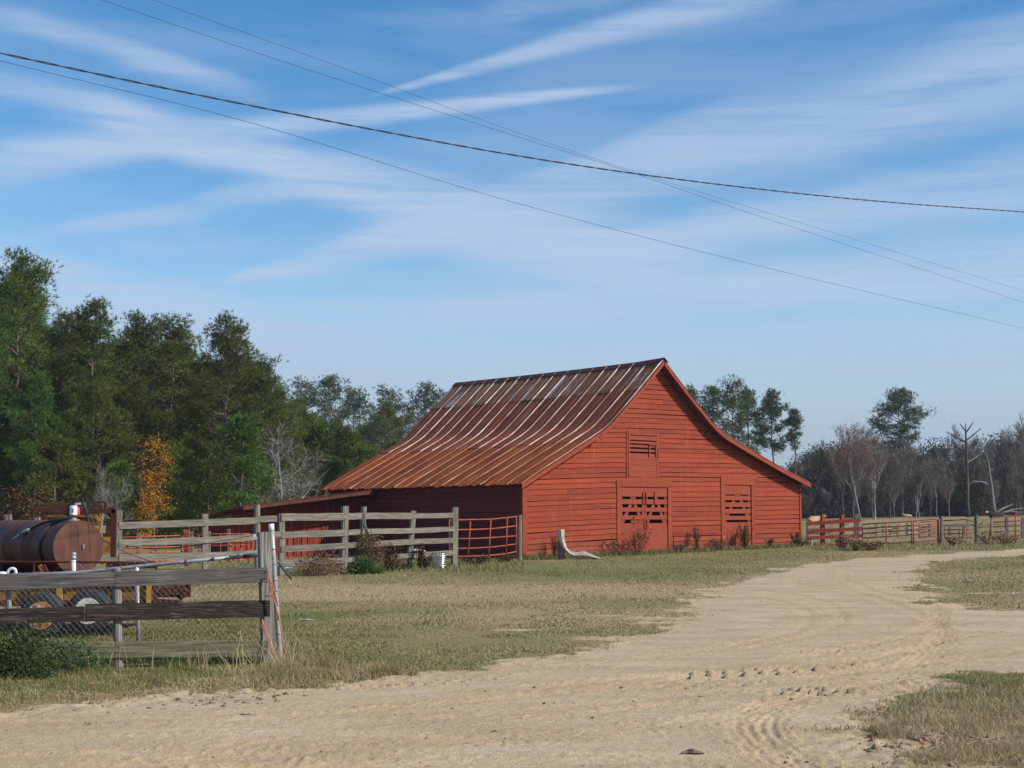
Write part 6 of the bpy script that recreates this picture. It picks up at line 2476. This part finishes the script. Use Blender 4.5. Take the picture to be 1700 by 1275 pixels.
def wires():
    def path(P, ext=.35, n=90):
        """smooth line through photo points, run on past the picture edges"""
        A = [np.array(tuple(W(*q))) for q in P]
        A = [A[0] + (A[0] - A[1]) * ext] + A + [A[-1] + (A[-1] - A[-2]) * ext]
        return smooth_line(A, n // len(P))
    main = [(0, 88, 12.5), (215, 134, 13.6), (430, 178, 14.8), (640, 219, 16.2), (850, 257, 17.8), (1060, 289, 19.8), (1270, 315, 22.2), (1480, 336, 25), (1700, 352, 28.5)]
    L = path(main, 2.0, 260)
    L = smooth_line(L, 3)
    s = np.concatenate([[0], np.cumsum(np.linalg.norm(np.diff(L, axis=0), axis=1))])
    o = thing('service_cable', 'thick black twisted service cable crossing the whole sky', 'cable', tuple(L[len(L) // 2]))
    for k in range(2):
        pts = []
        for p, q in zip(L, s):
            a = q * 2 * math.pi / .62 + k * math.pi
            pts.append(Vector(p) + Vector((0, math.cos(a) * .0055, math.sin(a) * .006)))
        mb = MB()
        mb.tube(pts, .0055, 5, False)
        mb.build('conductor', M['cable'], o, smooth=True)
    for P, rad, lab in (([(0, 101, 20), (420, 205, 23), (850, 335, 27.5), (1270, 444, 34), (1700, 545, 43)], .0040, 'single thin wire running below the thick cable'),
                        ([(170, 0, 20), (500, 112, 22.5), (850, 224, 26), (1060, 290, 29), (1270, 362, 33), (1700, 502, 44)], .0036, 'lower of the two thin wires that cross the thick cable'),
                        ([(255, 0, 20), (550, 106, 22.5), (850, 217, 26), (1070, 290, 29), (1270, 352, 33), (1700, 483, 44)], .0030, 'upper of the two thin wires that cross the thick cable')):
        mb = MB()
        mb.tube([Vector(p) for p in path(P, 1.6, 60)], rad, 5, False)
        tag(mb.build('overhead_wire', M['cable'], smooth=True), lab, 'wire')


wires()

# ------------------------------------------------------------------ grass, clods, small debris


def grass_field(name, label, x, y, h, w, lean, cols, seed, per=1):
    rg = np.random.default_rng(seed)
    n = len(x)
    x, y, h, w = (np.repeat(q, per) for q in (x, y, h, w))
    cols = np.repeat(cols, per, 0)
    if per > 1:
        x = x + rg.normal(0, .02, n * per) * (1 + h * 2)
        y = y + rg.normal(0, .02, n * per) * (1 + h * 2)
        h = h * rg.uniform(.5, 1.2, n * per)
    z = H(x, y) - .01
    a = rg.uniform(0, 2 * math.pi, len(x))
    b = rg.uniform(0, 2 * math.pi, len(x))
    l = lean * h * rg.uniform(.2, 1.4, len(x))
    base = np.stack([x, y, z], 1)
    sd = np.stack([np.cos(a), np.sin(a), np.zeros_like(a)], 1) * w[:, None] * .5
    ln = np.stack([np.cos(b), np.sin(b), np.zeros_like(b)], 1) * l[:, None]
    mid = base + ln * .35 + np.stack([0 * h, 0 * h, h * .6], 1)
    tip = base + ln + np.stack([0 * h, 0 * h, h], 1)
    v = np.stack([base - sd, base + sd, mid + sd * .7, mid - sd * .7, tip], 1).reshape(-1, 3)
    i = np.arange(len(x))[:, None] * 5
    t = np.concatenate([i + np.array([[0, 1, 2]]), i + np.array([[0, 2, 3]]), i + np.array([[3, 2, 4]])], 0)
    c = np.repeat(cols * rg.uniform(.88, 1.12, (len(x), 1)), 5, 0)
    o = link_mesh(name, np_mesh(name, v, t, M['grass'], c))
    return tag(o, label, kind='stuff')


STRAW, TAN, OLIVE, GREEN_ = np.array([.44, .345, .20]), np.array([.30, .235, .12]), np.array([.205, .19, .066]), np.array([.14, .165, .043])


def grass_cols(g, rg, n):
    """blade colour from greenness 0..1 with random straw"""
    k = np.clip(g + rg.normal(0, .2, n), 0, 1)[:, None]
    c = np.where(k < .35, STRAW + (TAN - STRAW) * (k / .35), np.where(k < .65, TAN + (OLIVE - TAN) * ((k - .35) / .3), OLIVE + (GREEN_ - OLIVE) * ((k - .65) / .35)))
    return c


def sample_px(rg, n, x0, x1, y0, y1):
    """points of the land, evenly spread over a photo rectangle"""
    px, py = rg.uniform(x0, x1, n), rg.uniform(y0, y1, n)
    a, b = (px - 850) / FPX, (637.5 - py) / FPX
    c, s = math.cos(PITCH), math.sin(PITCH)
    vx, vy, vz = a, c - b * s, s + b * c
    z = np.zeros(n)
    for _ in range(12):
        k = (z - EYE) / np.minimum(vz, -1e-3)
        z = .5 * z + .5 * H(vx * k, vy * k)
    return vx * k, vy * k, px, py


def grasses():
    rg = np.random.default_rng(91)
    # lawn: short winter turf
    x, y, px, py = sample_px(rg, 370000, -330, 1960, 866, 1215)
    sand, green, _, _, sd = surf(x, y, False)
    bare = rg.random(len(x)) < np.clip(1.25 - sand * 1.7, 0, 1)
    ok = bare & (np.hypot(x, y) < 110)
    x, y, green = x[ok], y[ok], green[ok]
    d = np.hypot(x, y)
    tuft = fbm(x * 1.7, y * 1.7, 3)
    h = (.018 + .05 * np.clip(tuft - .35, 0, 1)) * (1 + d / 90) * rg.uniform(.6, 1.3, len(x))
    grass_field('lawn_grass', 'short mown winter grass', x, y, h, .0032 * d ** .75 * .55, .9, grass_cols(green * .9 + .02, rg, len(x)), 1)
    # ragged taller grass along the barn foot and fences
    X, Y, Hh, Gg = [], [], [], []
    for k in range(9000):
        u = rg.uniform(UL - .2, UR + .3)
        v = -abs(rg.normal(0, .35)) - .05
        p = BW(u, v, 0)
        X.append(p.x); Y.append(p.y); Hh.append(rg.uniform(.05, .22)); Gg.append(.75)
    for x0, x1, y0, y1, n, h0, h1, g in ((430, 870, 928, 950, 8000, .04, .17, .6), (1335, 1700, 902, 914, 6000, .05, .18, .4)):
        a, b, _, _ = sample_px(rg, n, x0, x1, y0, y1)
        X += list(a); Y += list(b); Hh += list(rg.uniform(h0, h1, n)); Gg += [g] * n
    X, Y, Hh, Gg = map(np.array, (X, Y, Hh, Gg))
    s, _, _, _, _ = surf(X, Y, False)
    k = s < .3
    grass_field('barn_grass', 'ragged grass growing along barn and fences', X[k], Y[k], Hh[k], np.full(k.sum(), .022), .5, grass_cols(Gg[k], rg, k.sum()), 2)
    # long grass under the near fence
    def strip(name, label, px0, px1, f_top, f_bot, n, h0, h1, g, seed, cap=1.0, wd=.006, lean=.7):
        a = rg.uniform(px0, px1, n)
        t = rg.random(n)
        py = f_top(a) + (f_bot(a) - f_top(a)) * t
        ax_, b_ = (a - 850) / FPX, (637.5 - py) / FPX
        c, s_ = math.cos(PITCH), math.sin(PITCH)
        kk = -EYE / np.minimum(s_ + b_ * c, -1e-3)
        x, y = ax_ * kk, (c - b_ * s_) * kk
        cl = fbm(x * 2.6 + 7, y * 2.6, 3)
        keep = rg.random(n) < np.clip((cl - .36) * 3.6, .02, 1) * np.clip(t * 3 + .12, 0, 1)
        sd_, gr, _, _, _ = surf(x, y, False)
        keep &= sd_ < cap
        x, y, cl, t = x[keep], y[keep], cl[keep], t[keep]
        m = len(x)
        gg = g(x, y, t, cl) if callable(g) else np.full(m, g)
        h = rg.uniform(h0, h1, m) * (.5 + .9 * cl) * (1.15 - .55 * t)
        return grass_field(name, label, x, y, h, np.full(m, wd) * rg.uniform(.6, 1.3, m), lean, grass_cols(gg, rg, m), seed, 2)
    strip('verge_grass', 'long green and straw grass under the near fence', -60, 560, lambda a: 1078 + 0 * a, lambda a: np.interp(a, [-60, 0, 330, 560], [1192, 1182, 1150, 1132]), 26000, .03, .12,
          lambda x, y, t, cl: np.clip(.95 - .55 * t ** 2 + (fbm(x * 1.3, y * 1.3) - .5) * .9 - .45 * sstep(-3.2, -2.4, x), 0, 1), 3)
    strip('straw_tufts', 'dry straw tufts by the end post and along the road edge', 420, 690, lambda a: 1072 + .2 * (a - 420), lambda a: np.interp(a, [420, 560, 700], [1140, 1136, 1118]), 9000, .05, .17, lambda x, y, t, cl: np.clip(cl - .35, 0, .5), 4, .8)
    strip('long_grass', 'long dry grass at the lower right corner', 1452, 1780, lambda a: np.interp(a, [1452, 1520, 1600, 1780], [1205, 1150, 1126, 1112]), lambda a: 1275 + 0 * a + np.interp(a, [1452, 1520], [-60, 10]), 26000, .025, .11,
          lambda x, y, t, cl: np.clip(.02 + .38 * np.clip(1 - t * 2.6, 0, 1) * sstep(3.4, 4.2, x) + (cl - .5) * .5, 0, 1), 5, 1.0, .0055, .8)
    strip('patch_grass', 'short dry grass of the right hand island', 1520, 1780, lambda a: np.interp(a, [1520, 1640, 1780], [950, 927, 920]), lambda a: np.interp(a, [1520, 1780], [985, 1012]), 5000, .03, .08, .25, 6, .8, .014)
    # tall straw stalks by the end post
    n = 90
    a = rg.uniform(405, 500, n)
    x = (a - 850) / FPX * 15.7 + rg.normal(0, .05, n)
    y = 15.6 + rg.normal(0, .25, n)
    grass_field('straw_stalks', 'tall straw stalks leaning by the end post', x, y, rg.uniform(.15, .5, n), np.full(n, .008), 1.1, np.tile(STRAW * 1.05, (n, 1)), 7)
    a = np.concatenate([rg.normal(325, 2.5, 14), rg.normal(345, 2.5, 14), rg.uniform(60, 330, 30)])
    x = (a - 850) / FPX * 15.1
    grass_field('straw_stalks', 'straw stalks in front of the lowest board', x, 15.1 + rg.normal(0, .05, len(a)), rg.uniform(.18, .33, len(a)), np.full(len(a), .007), .35, np.tile(STRAW, (len(a), 1)), 8)
    # clods and litter
    px = np.concatenate([rg.normal(1500, 45, 240), rg.normal(1590, 50, 200), rg.uniform(1440, 1700, 180), rg.uniform(-20, 460, 330), rg.uniform(0, 1500, 110), rg.normal(370, 60, 120)])
    py = np.concatenate([rg.normal(1208, 22, 240), rg.normal(1232, 14, 200), rg.uniform(1230, 1275, 180), rg.normal(1160, 12, 330), rg.uniform(1130, 1275, 110), rg.normal(1152, 8, 120)])
    V, F, o = [], [], 0
    base = np.array([(1, 0, 0), (-1, 0, 0), (0, 1, 0), (0, -1, 0), (0, 0, 1), (0, 0, -1)], float)
    oc = [(0, 2, 4), (2, 1, 4), (1, 3, 4), (3, 0, 4), (2, 0, 5), (1, 2, 5), (3, 1, 5), (0, 3, 5)]
    for i, (a, b) in enumerate(zip(px, py)):
        p = G(float(a), float(b))
        s = abs(rg.normal(0, .0075)) + .003
        if i < 620:
            s *= 1.4
        V.append(base * rg.uniform(.6, 1.4, (6, 3)) * s * np.array([1.3, 1, .7]) + np.array([p.x, p.y, p.z + s * .3]))
        F += [tuple(q + o for q in f) for f in oc]
        o += 6
    me = np_mesh('dirt_clods', np.concatenate(V), np.array(F), M['clod'])
    tag(link_mesh('dirt_clods', me), 'scattered clods of dirt and dead leaves', kind='stuff')
    # pieces one can pick out
    for px, py, L, w, m, lab in ((508, 1031, .22, .035, 'drift', 'curled strip of pale bark lying on the lawn near the end post'), (846, 1057, .10, .03, 'darkbark', 'dark dead leaf lying beside the bare sand streak'),
                                 (1150, 1253, .15, .035, 'bark', 'dark clump of dead leaves on the road at the bottom edge'), (1550, 933, .3, .02, 'darkbark', 'dark stick lying on the sandy track at the right'),
                                 (1605, 967, .25, .03, 'bark', 'reddish bark piece on the right hand grass island')):
        p = G(px, py)
        mb = MB()
        r = random.Random(px)
        pts = [p + Vector(((k - .5) * L, r.uniform(-.02, .02), .012 + .010 * math.sin(k * 3.1))) for k in (0, .25, .5, .75, 1)]
        mb.tube(pts, [w * .3, w * .5, w * .6, w * .45, w * .15], 5, jit=.2, r=r)
        tag(mb.build('wood_scrap', M[m]), lab, 'scrap')


grasses()

# ------------------------------------------------------------------ thin winter haze
def haze():
    mb = MB()
    mb.box((0, 0, 13.5), (14400, 14400, 31))
    m = bpy.data.materials.new('thin_air_haze')
    m.use_nodes = True
    t = m.node_tree
    t.nodes.clear()
    v = t.nodes.new('ShaderNodeVolumePrincipled')
    v.inputs['Color'].default_value = (.80, .87, 1.0, 1)
    v.inputs['Density'].default_value = .00027
    v.inputs['Anisotropy'].default_value = .2
    o = t.nodes.new('ShaderNodeOutputMaterial')
    t.links.new(v.outputs[0], o.inputs['Volume'])
    tag(mb.build('haze', m), kind='stuff')


haze()
